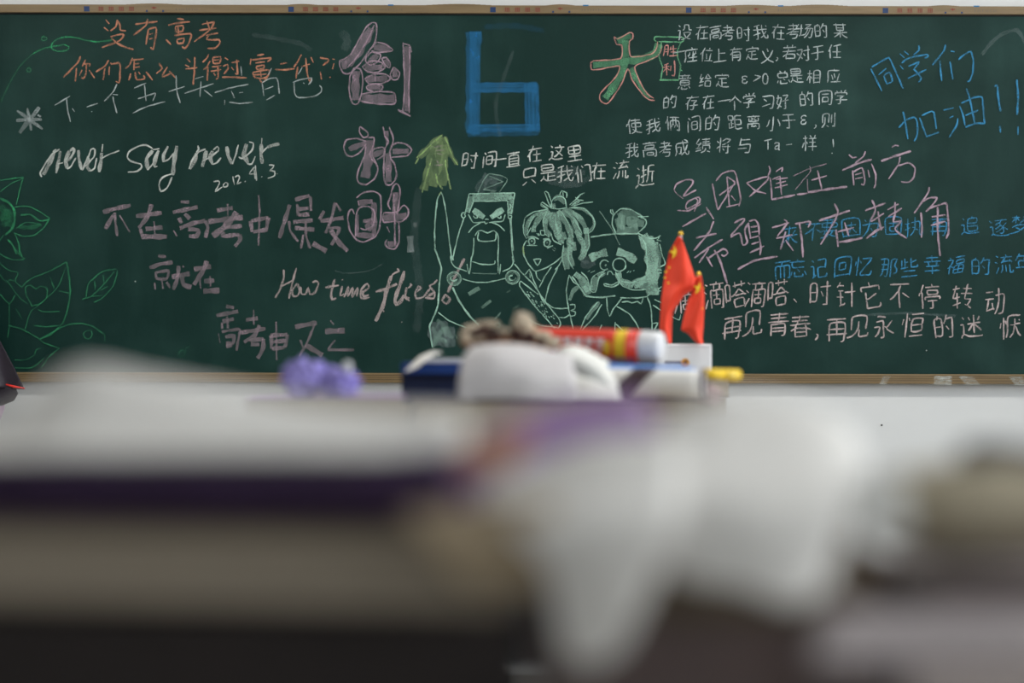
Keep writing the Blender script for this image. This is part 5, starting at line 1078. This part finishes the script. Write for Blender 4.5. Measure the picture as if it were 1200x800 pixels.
flag('smaller red table flag with a yellow star, right of the pair on the white box', at(818.5, 322, d5 - .03), at(817, 402, d5 - .01),
     [(815, 324), (812, 338), (806, 352), (801, 372), (798, 386), (806, 390), (817, 402)],
     [(822, 322), (825, 345), (825, 365), (824, 385), (823, 395), (824, 402), (824, 402.5)], 1.3, d5 - .03,
     [(819, 338, 8.5, -.15, .8, .6, .2), (823, 361, 1.8, 0, .8, .9, .5)], 0.006)

# ---------------- black nylon jacket hanging at the left of the board
jk = empty('jacket', at(-30, 560, 6.80), 0, 'black nylon jacket with red piping hanging at the left end of the board', 'jacket')
hk = at(-62, 235, 6.93)
def fold(name, L, R_, mt, amp, nf_, d0):
    V, F = [], []; n, m_ = 30, 30
    for i in range(n + 1):
        q = i / n
        def S_(l):
            k = q * (len(l) - 1); a_ = min(int(k), len(l) - 2); k -= a_; return (l[a_][0] + (l[a_ + 1][0] - l[a_][0]) * k, l[a_][1] + (l[a_ + 1][1] - l[a_][1]) * k)
        l, r = S_(L), S_(R_)
        for j in range(m_ + 1):
            u = j / m_; V.append(at(l[0] + (r[0] - l[0]) * u, l[1] + (r[1] - l[1]) * u, d0 + amp * math.sin(u * nf_ + q * 1.2) * (0.3 + q)))
    for i in range(n):
        for j in range(m_): k = i * (m_ + 1) + j; F.append((k, k + 1, k + m_ + 2, k + m_ + 1))
    o = mesh_obj(name, V, F, mt, jk, True); o.modifiers.new('t', 'SOLIDIFY').thickness = 0.004; return local(o, jk)
fold('body', [(-66, 240), (-100, 330), (-130, 440), (-130, 560)], [(-58, 240), (-20, 360), (-8, 400), (-4, 560)], M_nylon, 0.02, 14, 6.86)
fold('sleeve', [(-40, 300), (-40, 370), (-40, 420), (-38, 455)], [(-34, 300), (0, 400), (17, 432), (29, 457)], M_nylon, 0.008, 9, 6.80)
fold('cuff', [(-30, 452), (-28, 460), (-26, 472), (-20, 476)], [(19, 456), (21.5, 462), (17, 470), (6, 475)], M_nylon, 0.006, 7, 6.81)
local(tube('piping', [at(7, 451.5, 6.79), at(16, 454, 6.785), at(29, 456, 6.785)], [0.0022, 0.0042, 0.0018], M_trim, jk, 8), jk)
fold('lining', [(-25, 470), (-25, 478), (-24, 484), (-20, 492)], [(5, 471), (6, 478), (4, 484), (0, 494)], mat('mauve_lining', (0.45, 0.33, 0.44), 0.6, 0.15), 0.005, 7, 6.82)
local(tube('hook', [hk, hk + Vector((0, 0.02, 0)), hk + Vector((0, 0.035, 0.01))], 0.004, M_steel, jk, 10), jk)
# dark speck on the wall
sp = at(1033, 497, 7.0)
bm = bmesh.new(); tube_verts([(sp.x, -0.0035, sp.z), (sp.x + .002, -0.0, sp.z)], 0.0026, 10, True, bm); tag(bm_obj('wall_nail', bm, M_dk), 'tiny dark nail in the white wall below the board at right', 'nail')
